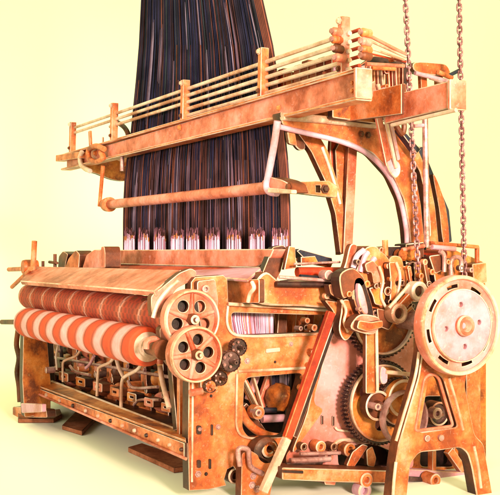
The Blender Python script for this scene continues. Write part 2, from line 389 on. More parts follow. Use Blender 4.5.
p = onx(385, 372, .32); tube('tie_rod', [p, onx(412, 374.5, .32)], 2.2*mpp(p), 'worn_lit', loom)
plate('pawl', PX(.33, smoothp([(383, 367), (388, 371), (388, 382), (383, 384), (381, 376)])), 'x', .31, .03, 'rose', loom)

# ---- side back frame column & bits behind the big wheel
cf = plate('rear_frame', PX(.0,
    rnd([(398, 262), (412, 250), (440, 246), (478, 262), (480, 300), (480, 470), (396, 472), (398, 330)], 3),
    rnd([(418, 395), (448, 395), (448, 465), (414, 465)], 5)), 'x', .02, .06, 'amber', loom)
box('rear_shade_panel', onx(440, 420, -.2), (.04, .4, .6), 'dark', loom)  # dark panel stands in for shade behind the rear opening
plate('rear_column', PX(.12, rnd([(466, 370), (480, 366), (480.5, 470), (466, 474)], 2)), 'x', .1, .05, 'orange', loom)
c = onx(435, 413, .16); disc('shaft_bearing', 435, 413, 12, .18, 'oilsteel', .07)
boss('shaft_end', onx(435, 413, .24), (1, 0, 0), .028, .05, 'steel', loom, 'worn_lit')
for (a, b, a2, b2, w, m) in ((432, 450, 432, 482, 5, 'orange'), (448, 450, 462, 470, 8, 'orange'), (452, 380, 466, 430, 5, 'brown')):
    P = onx(a, b, .15); bar('strut', P, onx(a2, b2, .15), w*mpp(P), .04, m, loom)
c = onx(431, 479, .24); boss('roller', c, (1, 0, 0), 6.5*mpp(c), .08, 'orange', loom)
p = onx(396, 478, .2); tube('shaft', [p, onx(428, 480, .2)], 2.6*mpp(p), 'oilsteel', loom)
plate('bay_shade', PX(-.06, [(318, 405), (480, 405), (480, 470), (318, 466)]), 'x', -.06, .02, 'dark', loom)  # dark sheets in place of the shade deep in the gear bay
plate('bay_shade', PX(-.1, [(286, 400), (330, 310), (345, 310), (345, 466), (286, 466)]), 'x', -.1, .02, 'dark', loom)

# ---- A-frame stand and drive wheel
XA = .50
st = plate('wheel_stand', PX(XA,
    rnd([(420, 335), (414, 376), (394, 443), (391, 462), (387, 500), (402, 500), (406, 462), (415, 451), (436, 449), (456, 446), (463, 452), (467, 466), (473, 500), (489, 500), (479, 443), (470, 434), (460, 385), (470, 335)], 4),
    rnd([(424, 379), (429, 374.5), (435, 374.5), (439, 379), (453, 426), (415, 431)], 3.5)), 'x', XA, .07, 'orange', loom, .007)
for pts in ([(419, 352), (415, 377), (404, 414), (396, 441)], [(449, 378), (456, 402), (463, 430)], [(474, 446), (478, 466), (481, 488)], [(396, 462), (394, 480), (393, 496)]):
    tube('rib', curvepts([onx(a, b, XA+.035) for a, b in pts]), .007, 'worn_lit', st, 8)
lp = rnd([(424, 379), (429, 374.5), (435, 374.5), (439, 379), (453, 426), (415, 431)], 3.5)
tube('rim_bead', [onx(a, b, XA+.036) for a, b in lp+[lp[0]]], .007, 'pink', st, 8)
for (a, b) in ((426, 438), (440, 437.5)):
    c = onx(a, b, XA+.035); boss('bolt', c, (1, 0, 0), 3.2*mpp(c), .03, 'steel', st, hole=False)
XW = .60
wc = onx(456.5, 325, XW); wr = 50*mpp(wc); cc = (wc.y, wc.z)
loops = [circ(cc, wr*.97, 96), circ((cc[0]+.0, cc[1]), wr*.11, 20)]
for k in range(8):
    a = 2*PI*(k+.30)/8; loops.append(arcslot(cc, wr*.755, wr*.825, a-.17, a+.17))
wh = plate('drive_wheel', loops, 'x', XW, .05, 'blush', loom, .005)
setp(wh, 'large round drive wheel with slots around its pale rim and a pink centre disc')
lathe('rim', [(wr*.98, -.022), (wr, -.018), (wr, .030), (wr*.985, .038), (wr*.93, .038), (wr*.91, .030), (wr*.90, .0)], wc, (1, 0, 0), None, wh, 96, 35, ['blush', 'worn_lit'], [0, 0, 1, 1, 1, 0])
plate('centre_disc', [circ(cc, wr*.71, 80)]+[circ((cc[0]+wr*.42*math.cos(2*PI*k/4+.12), cc[1]+wr*.42*math.sin(2*PI*k/4+.12)), wr*.052, 14) for k in range(4)], 'x', XW+.036, .02, 'rose', wh, .004, 'rose')
lathe('disc_lip', [(wr*.735, .02), (wr*.735, .036), (wr*.725, .046), (wr*.705, .046), (wr*.70, .03)], wc, (1, 0, 0), None, wh, 96, 35, ['orange', 'worn_lit'], [0, 1, 1, 0])
lathe('hub', [(wr*.21, .04), (wr*.21, .06), (wr*.19, .072), (wr*.12, .072), (wr*.095, .05), (wr*.05, .045), (0, .045)], wc, (1, 0, 0), None, wh, 40, 35, ['pink', 'worn_lit'], [0, 1, 0, 1, 0, 0])
c = onx(470, 325, XW+.03); boss('key_stud', c, (1, 0, 0), 2.6*mpp(c), .03, 'orange', wh)
lathe('axle', [(.045, -.5), (.045, -.03), (0, -.03)], wc, (1, 0, 0), 'steel', loom, 20)

# ---- handwheels on the front corner
def handwheel(px, py, rpx, X, nh, ph, hr=.17):
    c = onx(px, py, X); r = rpx*mpp(c); cc = (c.y, c.z)
    loops = [circ(cc, r*.93, 64)]
    for k in range(nh):
        a = ph+2*PI*k/nh; loops.append(circ((cc[0]+r*.52*math.cos(a), cc[1]+r*.52*math.sin(a)), r*hr, 20))
    w = plate('handwheel', loops, 'x', X, .025, 'pink', loom, .004)
    lathe('rim', [(r*.84, -.03), (r*.97, -.035), (r, -.025), (r, .02), (r*.97, .033), (r*.91, .033), (r*.86, .02), (r*.84, -.03)], c, (1, 0, 0), None, w, 64, 40, ['pink', 'worn_lit'], [0, 0, 0, 1, 1, 0, 0])
    lathe('shade_disc', [(0, -.06), (r*.8, -.06), (r*.8, -.03), (0, -.03)], c, (1, 0, 0), 'dark', w, 40)  # dark disc paints the shade seen through the wheel openings
    for k in range(nh):
        a = ph+2*PI*(k+.5)/nh
        P = Vector((X+.012, cc[0]+r*.16*math.cos(a), cc[1]+r*.16*math.sin(a))); Q = Vector((X+.012, cc[0]+r*.86*math.cos(a), cc[1]+r*.86*math.sin(a)))
        tube('spoke', [P, Q], [.014, .009], 'pink', w, 10)
    lathe('hub', [(r*.2, 0), (r*.2, .04), (r*.16, .055), (r*.08, .055), (r*.07, .075), (0, .08)], c, (1, 0, 0), None, w, 28, 35, ['brown', 'worn_lit'], [0, 0, 1, 0, 1])
    return w
setp(handwheel(190, 319, 30, .10, 5, .9, .20), 'upper pink handwheel, partly behind the lower one')
setp(handwheel(194, 354, 28.5, .20, 5, 2.6, .20), 'lower pink handwheel on the front post')
for (px, py, r, X, m) in ((237, 347, 9, .14, 'oilsteel'), (229, 361, 11, .15, 'oilsteel'), (219, 378, 7.5, .12, 'brown'), (209, 386, 6.5, .12, 'orange')):
    g = gear(px, py, r, X, 18, m, 0, th=.03, lip=False)
    c = onx(px, py, X+.03)
    for k in range(5):
        a = 2*PI*k/5; q = r*.55*mpp(c)
        bolt(c+Vector((0, q*math.cos(a), q*math.sin(a))), (1, 0, 0), r*.10*mpp(c), g, 'steel', 'pin')
plate('latch_arm', PX(.12, smoothp([(203, 378), (213, 372), (236, 352), (240, 358), (232, 374), (216, 390), (204, 392)])), 'x', .09, .03, 'orange', loom)
P = onx(190, 393, .12); tube('pin', [P, onx(202, 391, .12)], .016, 'pink', loom)

# ---- breast beam board, reed cap, sley
def slab(name, A, B, C_, D_, th, mat, parent, edge='worn_lit'):
    """board through four corners with thickness"""
    n = (B-A).cross(D_-A).normalized(); bm = bmesh.new(); v = []
    for s in (.5, -.5):
        v.append([bm.verts.new(p+n*th*s) for p in (A, B, C_, D_)])
    bm.faces.new(v[0]); bm.faces.new(v[1][::-1])
    for k in range(4): bm.faces.new((v[0][k], v[0][(k+1) % 4], v[1][(k+1) % 4], v[1][k]))
    bmesh.ops.recalc_face_normals(bm, faces=bm.faces)
    bmesh.ops.bevel(bm, geom=bm.edges[:], offset=min(.005, th*.3), segments=1, affect='EDGES', material=1)
    return fin(name, bm, [mat, edge], parent)
zf = onx(160, 297, -.12).z
slab('breast_beam', ony(21, 283, -.22), ony(155, 294, -.22), ony(183, 272.5, -.04), ony(34, 268, -.04), .03, 'pink', loom)
tube('beam_pipe', [ony(30, 293, -.12), ony(158, 307, -.12)], .04, 'brown', loom, 16)
plate('beam_bracket', PX(-.02, rnd([(150, 296), (178, 273), (190, 268), (196, 272), (192, 280), (176, 288), (164, 304), (152, 318), (150, 308)], 3)), 'x', -.03, .05, 'pink', loom)
tube('bead', curvepts([onx(a, b, .0) for a, b in ((153, 318), (158, 303), (168, 290), (178, 281))]), .010, 'worn_lit', loom, 8)
# left end lever cluster
def rodl(name, a, b, Y, r, mat='orange'): return tube(name, [ony(*a, Y), ony(*b, Y)], r, mat, loom, 10)
rodl('upright_rod', (34.5, 241), (33, 270), -.1, .018)
rodl('handle', (9, 269.5), (32, 268.5), -.1, .016)
rodl('handle', (12, 287), (31, 269), -.14, .014)
disc_c = ony(30, 267, -.08); lathe('rod_boss', [(0, -.05), (.045, -.05), (.05, -.03), (.05, .03), (.045, .05), (0, .05)], disc_c, (0, 1, 0), 'orange', loom, 20)
rodl('pin', (43, 261), (43, 268), 0, .010, 'brown'); rodl('pin', (55, 254), (55, 267), 0, .011, 'brown'); rodl('pin', (49.5, 262), (57, 263), 0, .010, 'brown')
rodl('handle', (2, 322), (22, 322), -.12, .018, 'brown')
for pts, m in (([(65, 268), (66, 256), (70, 251), (75, 254), (73, 262), (72, 268)], 'brown'), ([(72, 268), (76, 258), (83, 250), (87, 254), (86, 268)], 'orange'), ([(90, 268), (94, 255), (102, 249.5), (109, 250), (109, 246.5), (112, 246.5), (113, 253), (113, 268)], 'pink')):
    plate('picker_block', PY(.15, rnd(pts, 1.5)), 'y', .15, .1, m, loom)
# reed cap
cap = plate('reed_cap', PY(.42, rnd([(90, 258), (95, 251.5), (104, 250), (283, 249), (279, 258), (266, 267), (180, 266), (90, 262)], 2)), 'y', .42, .10, 'pink', loom, .006)
plate('reed_groove', PY(.36, [(90, 262.5), (262, 267), (262, 268.8), (90, 264)]), 'y', .40, .10, 'dark', loom)
slab('sley', ony(60, 268, .30), ony(262, 286, .22), ony(262, 268, .40), ony(60, 266, .40), .03, 'red', loom)
slab('cloth_guide', ony(175, 275, .16), ony(248, 281, .16), ony(262, 269, .36), ony(178, 271, .36), .016, 'rose', loom)
plate('sley_front', PY(.20, rnd([(218, 281), (262, 279), (262, 303), (222, 303)], 2)), 'y', .20, .03, 'orange', loom)
tube('bead', curvepts([ony(x, y, .16) for x, y in ((248, 302), (250, 294), (254, 288), (252, 282))]), .009, 'worn_lit', loom, 8)

# ---- upper side rail: arm, rods
XS = .06
sw = plate('sley_arm', PX(XS, smoothp([(252, 280), (262, 272), (276, 281), (300, 279), (334, 281), (350, 286), (362, 300), (352, 309), (300, 306), (258, 304), (248, 294)])), 'x', XS, .10, 'orange', loom, .012)
plate('end_bracket', PX(XS, rnd([(268, 282), (276, 262), (282, 247), (292, 245), (296, 248), (290, 272), (284, 284)], 2)), 'x', -.05, .05, 'brown', loom)
plate('end_bracket', PX(XS, rnd([(286, 270), (291, 246), (297, 247), (298, 268)], 1)), 'x', .03, .03, 'orange', loom)
for (a, b, a2, b2, r, m, X) in ((279, 277, 334, 281, 1.8, 'steel', .14), (294, 264, 340, 262, 1.2, 'steel', .10), (297, 272, 346, 272, 5, 'red', .02), (276, 284, 334, 285, 3, 'dark', .13),
                             (300, 277, 326, 279, 2.8, 'navy', .10), (298, 258, 330, 264, 4, 'orange', -.1)):
    p = onx(a, b, X); tube('shaft', [p, onx(a2, b2, X)], r*mpp(p), m, loom)
plate('wedge', PX(-.05, [(296, 251), (299, 249), (331, 258), (332, 264), (308, 263)]), 'x', -.08, .08, 'navy', loom)
plate('wedge', PX(-.04, [(298, 257), (312, 256), (316, 264), (298, 266)]), 'x', -.03, .04, 'amber', loom)
for (a, b, r) in ((326, 275, 5), (332, 276, 4)):
    c = onx(a, b, .15); boss('nut', c, (1, 0, 0), r*mpp(c), .06, 'steel', loom, hole=False)

# ---- complex casting cluster (338-420, 240-330)
def cl(name, pts, X, th, mat, sm=True, bev=.006, parent=None):
    return plate(name, PX(X, smoothp(pts) if sm else rnd(pts, 1.5)), 'x', X, th, mat, parent or loom, bev)
hd = cl('casting_head', [(352, 262), (357, 249), (366, 246), (374, 252), (382, 262), (384, 280), (380, 300), (388, 310), (384, 318), (370, 320), (356, 312), (346, 300), (345, 280)], .14, .14, 'orange')
for pts in ([(353, 268), (357, 256), (364, 250)], [(360, 272), (364, 258), (368, 252)], [(368, 274), (372, 262), (375, 258)], [(372, 300), (376, 288), (377, 276)]):
    tube('rib', curvepts([onx(a, b, .215) for a, b in pts]), .013, 'rose', hd, 8)
cl('elbow', [(336, 274), (348, 268), (358, 276), (360, 284), (350, 290), (340, 298), (336, 288)], .26, .08, 'brown')
cl('crank_arm', [(352, 280), (360, 278), (366, 292), (371, 310), (370, 318), (360, 318), (352, 300)], .28, .04, 'dark')
cl('crank_arm', [(357, 284), (361, 288), (366, 306), (366, 314), (361, 312), (357, 298)], .31, .03, 'rose')
cl('lever', [(344, 262), (348, 246), (353, 244), (355, 248), (350, 262), (345, 274), (341, 272)], .16, .04, 'pink')
cl('casting_block', [(352, 318), (360, 314), (376, 318), (374, 330), (366, 334), (348, 328)], .32, .06, 'pink')
cl('casting_block', [(340, 300), (350, 302), (356, 316), (350, 332), (342, 340), (336, 330), (338, 312)], .22, .06, 'orange')
cl('bearing_casting', [(384, 258), (392, 256), (397, 262), (399, 284), (395, 306), (390, 318), (386, 312), (385, 290), (383, 272)], .16, .10, 'orange')
p = onx(385, 243, .12); tube('upright_stud', [onx(385, 240, .12), onx(385.5, 262, .12)], 3*mpp(p), 'orange', loom)
c = onx(384, 291, .24); boss('knob', c, (1, 0, 0), 4.5*mpp(c), .07, 'brown', loom)
cl('gap_shade', [(379, 262), (382, 256), (386, 262), (385, 285), (388, 300), (386, 318), (380, 308), (381, 290)], .11, .10, 'navy')  # navy plate: shade between the castings given as a colour
def linkarm(p, q, w, X, mat, ends=('steel', 'oilsteel'), th=.025):
    P, Q = onx(*p, X), onx(*q, X); m_ = w*1.25*mpp(P)
    o = bar('link_arm', P, Q, m_*.85, th, mat, loom)
    for E, em in zip((P, Q), ends): boss('pivot', E, (1, 0, 0), m_*.62, th*1.25, em, o)
    return o
cl('cluster_shade', [(338, 276), (352, 250), (384, 246), (424, 246), (424, 330), (400, 344), (350, 336), (336, 312)], .04, .05, 'dark', False)  # added dark backing, imitates deep shade between the levers
for (p, q, w, X, m) in (((376, 270), (380, 296), 3.2, .22, 'amber'), ((388, 266), (394, 290), 4.2, .24, 'pink'), ((398, 270), (404, 296), 4.4, .2, 'amber'), ((404, 302), (418, 318), 4, .22, 'brown'),
                     ((408, 268), (411, 286), 3, .24, 'orange'), ((326, 296), (342, 302), 4.0, .16, 'brown'), ((396, 322), (412, 306), 3.0, .3, 'amber'), ((424, 262), (428, 284), 4, .2, 'brown')):
    linkarm(p, q, w, X, m, ('orange', 'brown'), .02)
for pts, X, m in (([(340, 282), (347, 276), (354, 284), (356, 298), (350, 300), (348, 288), (342, 290)], .27, 'orange'), ([(362, 264), (370, 260), (377, 268), (378, 282), (371, 284), (369, 272), (364, 272)], .23, 'pink'),
                  ([(366, 288), (376, 286), (383, 296), (380, 306), (372, 304), (370, 296)], .24, 'amber'), ([(386, 262), (394, 262), (396, 272), (392, 282), (396, 294), (392, 304), (387, 300), (388, 282)], .24, 'orange'),
                  ([(398, 266), (408, 266), (410, 276), (404, 280), (404, 292), (410, 300), (404, 306), (398, 298)], .17, 'orange'), ([(411, 262), (422, 264), (424, 282), (416, 292), (412, 284)], .15, 'amber'),
                  ([(326, 284), (342, 286), (346, 296), (338, 300), (328, 294)], .2, 'brown'), ([(322, 300), (338, 302), (344, 312), (340, 324), (334, 318), (330, 310)], .18, 'orange'),
                  ([(374, 308), (384, 310), (392, 320), (386, 330), (376, 326)], .25, 'brown'), ([(426, 256), (440, 254), (444, 268), (432, 274)], .16, 'brown'), ([(356, 320), (368, 322), (380, 320), (380, 327), (364, 331), (354, 328)], .36, 'orange')):
    o = plate('casting', PX(X, rnd(pts, 2.2)), 'x', X, .05, m, loom, .005)
for (a, b, r, X, m) in ((366, 284, 3.6, .26, 'amber'), (357, 262, 2.6, .25, 'oilsteel'), (375, 286, 2.6, .27, 'brown'), (391, 279, 3.4, .25, 'amber'), (389, 302, 2.8, .26, 'oilsteel'), (401, 283, 3, .24, 'brown'), (348, 294, 3.0, .3, 'amber'),
                     (374, 313, 3.2, .25, 'oilsteel'), (337, 292, 2.6, .24, 'steel'), (359, 309, 2.4, .34, 'steel'), (420, 276, 3, .26, 'amber'), (431, 272, 3, .2, 'orange'), (460, 268, 3, .2, 'oilsteel'), (447, 262, 2.4, .2, 'amber'), (380, 250, 2.6, .2, 'amber')):
    c = onx(a, b, X); boss('boss', c, (1, 0, 0), r*mpp(c), .028, m, loom)
for pts, m in (([(350, 270), (353, 280), (351, 292), (355, 304)], 'worn_lit'), ([(379, 266), (383, 280), (381, 296), (386, 308)], 'worn_lit'), ([(396, 262), (400, 276), (398, 292), (394, 306)], 'worn_lit'), ([(341, 300), (346, 310), (344, 322), (348, 332)], 'worn_lit')):
    P_ = [onx(a, b, .27) for a, b in pts]; tube('pull_wire', curvepts(P_), .007, m, loom, 8)
# diagonal link with two ringed ends
P, Q = onx(395, 313, .3), onx(415, 291, .3)
bar('link_arm', P, Q, 9*mpp(P), .03, 'orange', loom); tube('bead', [onx(389, 308, .33), onx(409, 285, .33)], .008, 'worn_lit', loom, 8)
for q in (P, Q):
    lathe('pivot_ring', [(.026, -.02), (.026, .035), (.036, .04), (.046, .035), (.046, -.02)], q, (1, 0, 0), 'cream', loom, 24)
    lathe('pivot_pin', [(.022, -.02), (.022, .02), (0, .02)], q, (1, 0, 0), 'brown', loom, 20)
# shaft boxes between chains
for (a, b) in ((401, 255), (407, 255), (413, 255)):
    c = onx(a, b, .1); lathe('spring', [(.02, -.03), (.03, -.02), (.02, 0), (.03, .02), (.02, .03), (0, .03)], c, (1, 0, 0), 'amber', loom, 20)
cl('box', [(400, 244), (418, 242), (418, 262), (400, 264)], .06, .1, 'brown', False)
cl('shaft_box', [(400, 262), (420, 262), (422, 300), (404, 302)], .08, .1, 'amber', False)
for (a, b, a2, b2, r, m, X) in ((408, 264, 420, 263, 1.2, 'steel', .15), (424, 270, 443, 267, 1.6, 'amber', .15), (402, 250, 424, 246, 2.2, 'pink', .12), (430, 243, 478, 247, 2.0, 'orange', .12), (432, 247, 455, 249, 2.6, 'rose', .16),
                             (477, 247, 477, 268, 2.4, 'orange', .10), (420, 252, 445, 254, 4, 'red', .05)):
    p = onx(a, b, X); tube('shaft', [p, onx(a2, b2, X)], r*mpp(p), m, loom)
for pts in ([(451, 277), (451, 262), (456, 257), (461, 260), (461, 272)], [(444, 272), (444, 256), (440, 251)]):
    tube('chain_guide', curvepts([onx(a, b, .2) for a, b in pts]), .012, 'steel', loom, 10)
cl('rear_box', [(466, 264), (480, 262), (481, 282), (468, 286)], .1, .1, 'orange', False)
cl('wheel_guard', [(426, 262), (446, 258), (450, 276), (430, 286)], .1, .1, 'amber', False)
c = onx(470, 270, .16); boss('bolt', c, (1, 0, 0), 2.5*mpp(c), .03, 'steel', loom)

# ---- red picking stick, cream lower end
P, Q, T = onx(331, 312, .24), onx(287, 438, .24), onx(263, 492, .24)
rs = bar('picking_stick', P, Q, 8.5*mpp(P), .03, 'red', loom, 'orange'); setp(rs, 'bright red slanting wooden picking stick')
bar('stick_socket', Q, T, 7.5*mpp(P), .035, 'cream', loom)
bar('stick_backing', onx(336, 318, .17), onx(294, 437, .17), 5*mpp(P), .02, 'dark', loom)
# fixings around the top of the red stick
for k in range(16):
    a, b = random.uniform(296, 324), random.uniform(316, 345); c = onx(a, b, -.12+random.uniform(-.05, .1))
    if random.random() < .5: boss('bolt', c, (1, 0, 0), random.uniform(2, 3.6)*mpp(c), .05, random.choice(['steel', 'brown', 'orange', 'pink']), loom)
    else: tube('pin', [c, c+Vector((0, random.uniform(.03, .08), random.uniform(-.05, .05)))], .009, random.choice(['steel', 'amber', 'pink']), loom, 8)
for (a, b) in ((311, 352), (309, 366), (306, 378), (303, 388)):
    c = onx(a, b, .05); boss('nut', c, (1, 0, 0), 3.5*mpp(c), .06, 'orange', loom)
cl('dark_lever', [(298, 384), (312, 372), (318, 385), (312, 402), (304, 418), (299, 412)], -.02, .05, 'dark')
# behind opening: levers, shafts
for (a, b, a2, b2, w, m, X) in ((241, 376, 259, 412, 7, 'orange', -.08), (243, 378, 260, 412, 2.2, 'worn_lit', -.04), (252, 374, 262, 408, 2, 'worn_lit', -.04), (257, 374, 248, 400, 6, 'rose', -.2),
                             (271, 374, 259, 410, 9, 'pink', -.16), (243, 405, 262, 432, 7, 'brown', -.1)):
    P = onx(a, b, X); bar('lever', P, onx(a2, b2, X), w*mpp(P), .03, m, loom)
for (a, b, r) in ((256, 412, 7), (256, 412, 3.6)):
    c = onx(a, b, -.02 if r > 5 else .01); boss('eye', c, (1, 0, 0), r*mpp(c), .06, 'orange' if r > 5 else 'steel', loom)
for (a, b, a2, b2, r, m, X) in ((262, 419, 284, 418, 4, 'rose', -.06), (264, 410, 276, 410, 2.6, 'navy', -.05), (258, 408, 298, 402, 2, 'steel', -.3)):
    p = onx(a, b, X); tube('shaft', [p, onx(a2, b2, X)], r*mpp(p), m, loom)
c = onx(279, 397, -.1); lathe('bulb_weight', [(0, -.07), (.04, -.06), (.065, -.02), (.065, .02), (.04, .06), (0, .07)], c, (0, .3, 1), 'amber', loom, 24)
for pts in ([(240, 408), (246, 420), (256, 430), (270, 436), (286, 438)],):
    tube('cable', curvepts([onx(a, b, -.05) for a, b in pts]), .02, 'orange', loom, 10)

# ---- front: foot rail, lower cross beams, left frame
ZB = ony(175, 440, -.10).z
fr = []
def yrail(name, tl, tr, br_, bl, Y, th, mat, lab=None):
    o = plate(name, PY(Y, [tl, tr, br_, bl]), 'y', Y, th, mat, loom, .004)
    if lab: setp(o, lab)
    return o
foot = yrail('foot_rail', (36, 387), (186, 443), (186, 459), (36, 393), -.10, .02, 'orange')
slab('foot_rail_top', ony(36, 386, -.11), ony(186, 442, -.11), ony(186, 434, .0), ony(52, 382, .0), .012, 'amber', foot)
tube('lip', [ony(52, 382, .0), ony(186, 434.5, .0)], .012, 'worn_lit', foot, 8)
tube('lip', [ony(36, 393, -.115), ony(186, 459.0, -.115)], .007, 'pink', foot, 8)
for k in range(12):
    t = .06+k*.083; t = t**.93
    a, b = 36+150*t, 390.5+(451-390.5)*t
    c = ony(a, b, -.11); s = mpp(c)
    lathe('bolt' if k % 3 != 2 else 'hole', [(2.1*s, 0), (2.1*s, .006), (1.5*s, .012), (0, .012)], c, (0, -1, 0), 'cream' if k % 3 != 2 else 'dark', foot, 16)
    a, b = 52+134*t, 385+(439-385)*t-1.0
ls = plate('left_frame', PX(-2.22, rnd([(21, 333), (44, 333), (48, 380), (48, 412), (22, 416), (20, 380)], 2)), 'x', -2.2, .08, 'amber', loom)
lf = plate('left_post', PY(-.02, rnd([(22, 333), (46, 338), (48, 384), (46, 402), (24, 398)], 2)), 'y', -.0, .06, 'amber', loom)
tube('bead', [ony(25.5, 336, -.04), ony(27.5, 398, -.04)], .008, 'worn_lit', lf, 8)
plate('left_foot', PY(-.10, rnd([(20, 406), (36, 407), (54, 409), (55, 417), (20, 417)], 1.5)), 'y', -.12, .06, 'orange', loom)
plate('foot_pad', PY(-.21, rnd([(23, 403), (44, 404), (44, 412), (24, 413)], 1)), 'y', -.21, .03, 'rose', loom)
tube('bar_guard', curvepts([ony(a, b, -.12) for a, b in ((18, 330), (16.5, 345), (19, 358), (17, 372), (19, 386), (20, 402))]), .018, 'brown', loom, 10)
tube('side_pipe', curvepts([ony(a, b, -.08) for a, b in ((22, 333), (23.5, 352), (22, 372), (24, 398))]), .012, 'red', loom, 10)
for (a, b, r) in ((34, 346, 3), (38, 357, 3), (37, 372, 2.6), (41, 371, 3.4), (45, 371, 2.4), (35, 371, 2.0), (50, 370, 3.2)):
    c = ony(a, b, -.05); boss('bolt', c, (0, -1, 0), r*mpp(c), .06, random.choice(['pink', 'orange', 'steel']), loom)

# inner beams across the loom width (seen under the rolls)
for (Y, yl, yr, h, m) in ((.28, 360, 389, 17, 'amber'), (.34, 342, 358, 16, 'orange'), (.30, 378, 416, 15, 'amber'), (.40, 330, 340, 14, 'amber')):
    a = ony(48, yl, Y); b = ony(186, yr, Y)
    w = h*mpp(b)
    loops = [[(a.x, a.z), (b.x, b.z), (b.x, b.z-w), (a.x, a.z-w)]]
    for k in range(9):
        t = (k+.5)/9; x = a.x+(b.x-a.x)*t; z = a.z+(b.z-a.z)*t-w/2
        loops.append([(x-.035, z-.010), (x+.035, z-.010), (x+.035, z+.010), (x-.035, z+.010)] if k % 2 else circ((x, z), .014, 12))
    cb = plate('cross_beam', loops, 'y', Y, .04, m, loom)
    tube('lip', [Vector((a.x, Y-.03, a.z+.004)), Vector((b.x, Y-.03, b.z+.004))], .008, 'worn_lit', cb, 8)
slab('inner_tray', ony(50, 392, .0), ony(186, 434, .0), ony(186, 405, .45), ony(50, 380, .45), .02, 'brown', loom)
wb = lathe('warp_beam', [(0, -2.15), (.34, -2.15), (.34, -2.10), (.26, -2.10), (.26, -.15), (.34, -.15), (.34, -.10), (0, -.10)], Vector((0, 1.12, .42)), (1, 0, 0), 'dark', loom, 48)
plate('under_roll_shade', PY(.62, [(60, 300), (215, 300), (215, 430), (60, 395)]), 'y', .62, .03, 'dark', loom)  # added dark sheet makes the shaded gaps under the rolls
for (a, b, a2, b2, r, m, Y) in ((46, 356, 186, 380, 2, 'steel', .15), (46, 371, 150, 395, 2.0, 'orange', .1), (60, 350, 186, 372, 3.2, 'brown', .22), (50, 336, 186, 355, 2.4, 'amber', .2)):
    p = ony(a2, b2, Y); tube('shaft', [ony(a, b, Y), p], r*mpp(p), m, loom)
# hooked levers hanging under the roll
def hook(pts, Y, r, m='cream'):
    P = [ony(a, b, Y) for a, b in pts]; tube('hook_lever', curvepts(P, 4), r*mpp(P[0]), m, loom, 10)
hook([(81, 349), (76, 356), (66, 360), (63, 364), (63, 382)], -.04, 1.3)
hook([(114, 358), (109, 363), (100, 367), (98, 373), (97, 396)], -.06, 1.6)
hook([(143, 362), (137, 370), (126, 376), (122, 382), (121, 407)], -.07, 1.9)
hook([(116, 358), (119, 368), (124, 378)], -.07, 1.9)
hook([(160, 366), (162, 380), (166, 396), (169, 408)], -.09, 2.6)
hook([(58, 345), (56, 356), (57, 370)], -.02, 1.1)
hook([(128, 381), (134, 388), (158, 387)], .05, 1.5, 'steel'); hook([(134, 405), (140, 400), (160, 400)], .05, 1.6, 'steel')
hook([(94, 356), (90, 364), (86, 368)], .05, 1.6, 'rose'); hook([(70, 366), (76, 372), (90, 375)], .05, 1.5, 'steel')
def along(a, b, t, Y):
    P, Q = ony(*a, Y), ony(*b, Y); return P+(Q-P)*t
for n_, (a, b, Y, m, r) in enumerate((((48, 358), (186, 384), .20, 'oilsteel', .022), ((48, 373), (186, 408), .14, 'oilsteel', .026), ((50, 344), (186, 362), .24, 'brown', .03), ((50, 366), (186, 396), .24, 'orange', .018))):
    sh = tube('cross_shaft', [ony(*a, Y), ony(*b, Y)], r, m, loom, 16)
    for k in range(7):
        P = along(a, b, .08+.13*k+.02*n_, Y); ax_ = (ony(*b, Y)-ony(*a, Y)).normalized()
        lathe('collar', [(r, -.03), (r*2.0, -.028), (r*2.1, -.01), (r*2.1, .02), (r*1.5, .03), (r*1.5, .05), (r, .055)], P, ax_, random.choice(['amber', 'orange', 'brown', 'pink']), sh, 20)
for k in range(8):
    t = .05+.128*k; x = 50+134*t; yt, yb = 338+t*26, 384+t*40
    P = ony(x, yt, .18)
    br_ = plate('hanger', PY(.17, rnd([(x, yt), (x+4+2*t, yt), (x+5+2*t, (yt+yb)/2), (x+9+3*t, yb-3), (x+9+3*t, yb), (x-2, yb), (x+1, (yt+yb)/2+2)], 1.5)), 'y', .17, .03, ['amber', 'orange'][k % 2], loom)
    for q in (.25, .7): bolt(ony(x+3, yt+(yb-yt)*q, .15), (0, -1, 0), .012, br_, 'steel')
    if k < 7:
        sp_ = plate('spring_box', PY(.06, rnd([(x+5, yb-15), (x+14, yb-12.5), (x+14, yb-4), (x+5, yb-6)], 1.2), rnd([(x+7.5, yb-11), (x+11.5, yb-10), (x+11.5, yb-8), (x+7.5, yb-9)], .6)), 'y', .07, .06, ['orange', 'amber', 'pink'][k % 3], loom)
        c = ony(x+9, yb-22, .1); boss('bearing', c, (0, -1, 0), (2.6+1.4*t)*mpp(c), .07, ['brown', 'orange', 'oilsteel'][k % 3], loom)
# inner ribs near the right post (dark gap behind)
P = ony(176, 372, .1)
bar('post_brace', ony(172, 366, -.02), ony(178, 430, -.02), .05, .03, 'brown', loom, side=(0, 1, 0))
bar('post_brace', ony(181, 362, -.04), ony(181, 440, -.04), .03, .03, 'orange', loom, side=(0, 1, 0))

# roll end journal and bracket
pc = ony(150, 347, -.2)
lathe('roll_journal', [(0, 0), (.035, 0), (.035, .12), (.045, .125), (.045, .16), (0, .16)], pc, (1, 0, 0), 'brown', loom, 24)
tube('journal_clamp', curvepts([onx(a, b, .0) for a, b in ((146, 349), (147, 342), (154, 339), (160, 343), (161, 352), (160, 364))]), .014, 'pink', loom)
plate('roll_bracket', PX(-.02, rnd([(158, 328), (176, 318), (188, 330), (188, 372), (178, 376), (166, 362), (160, 345)], 4)), 'x', -.03, .05, 'pink', loom)

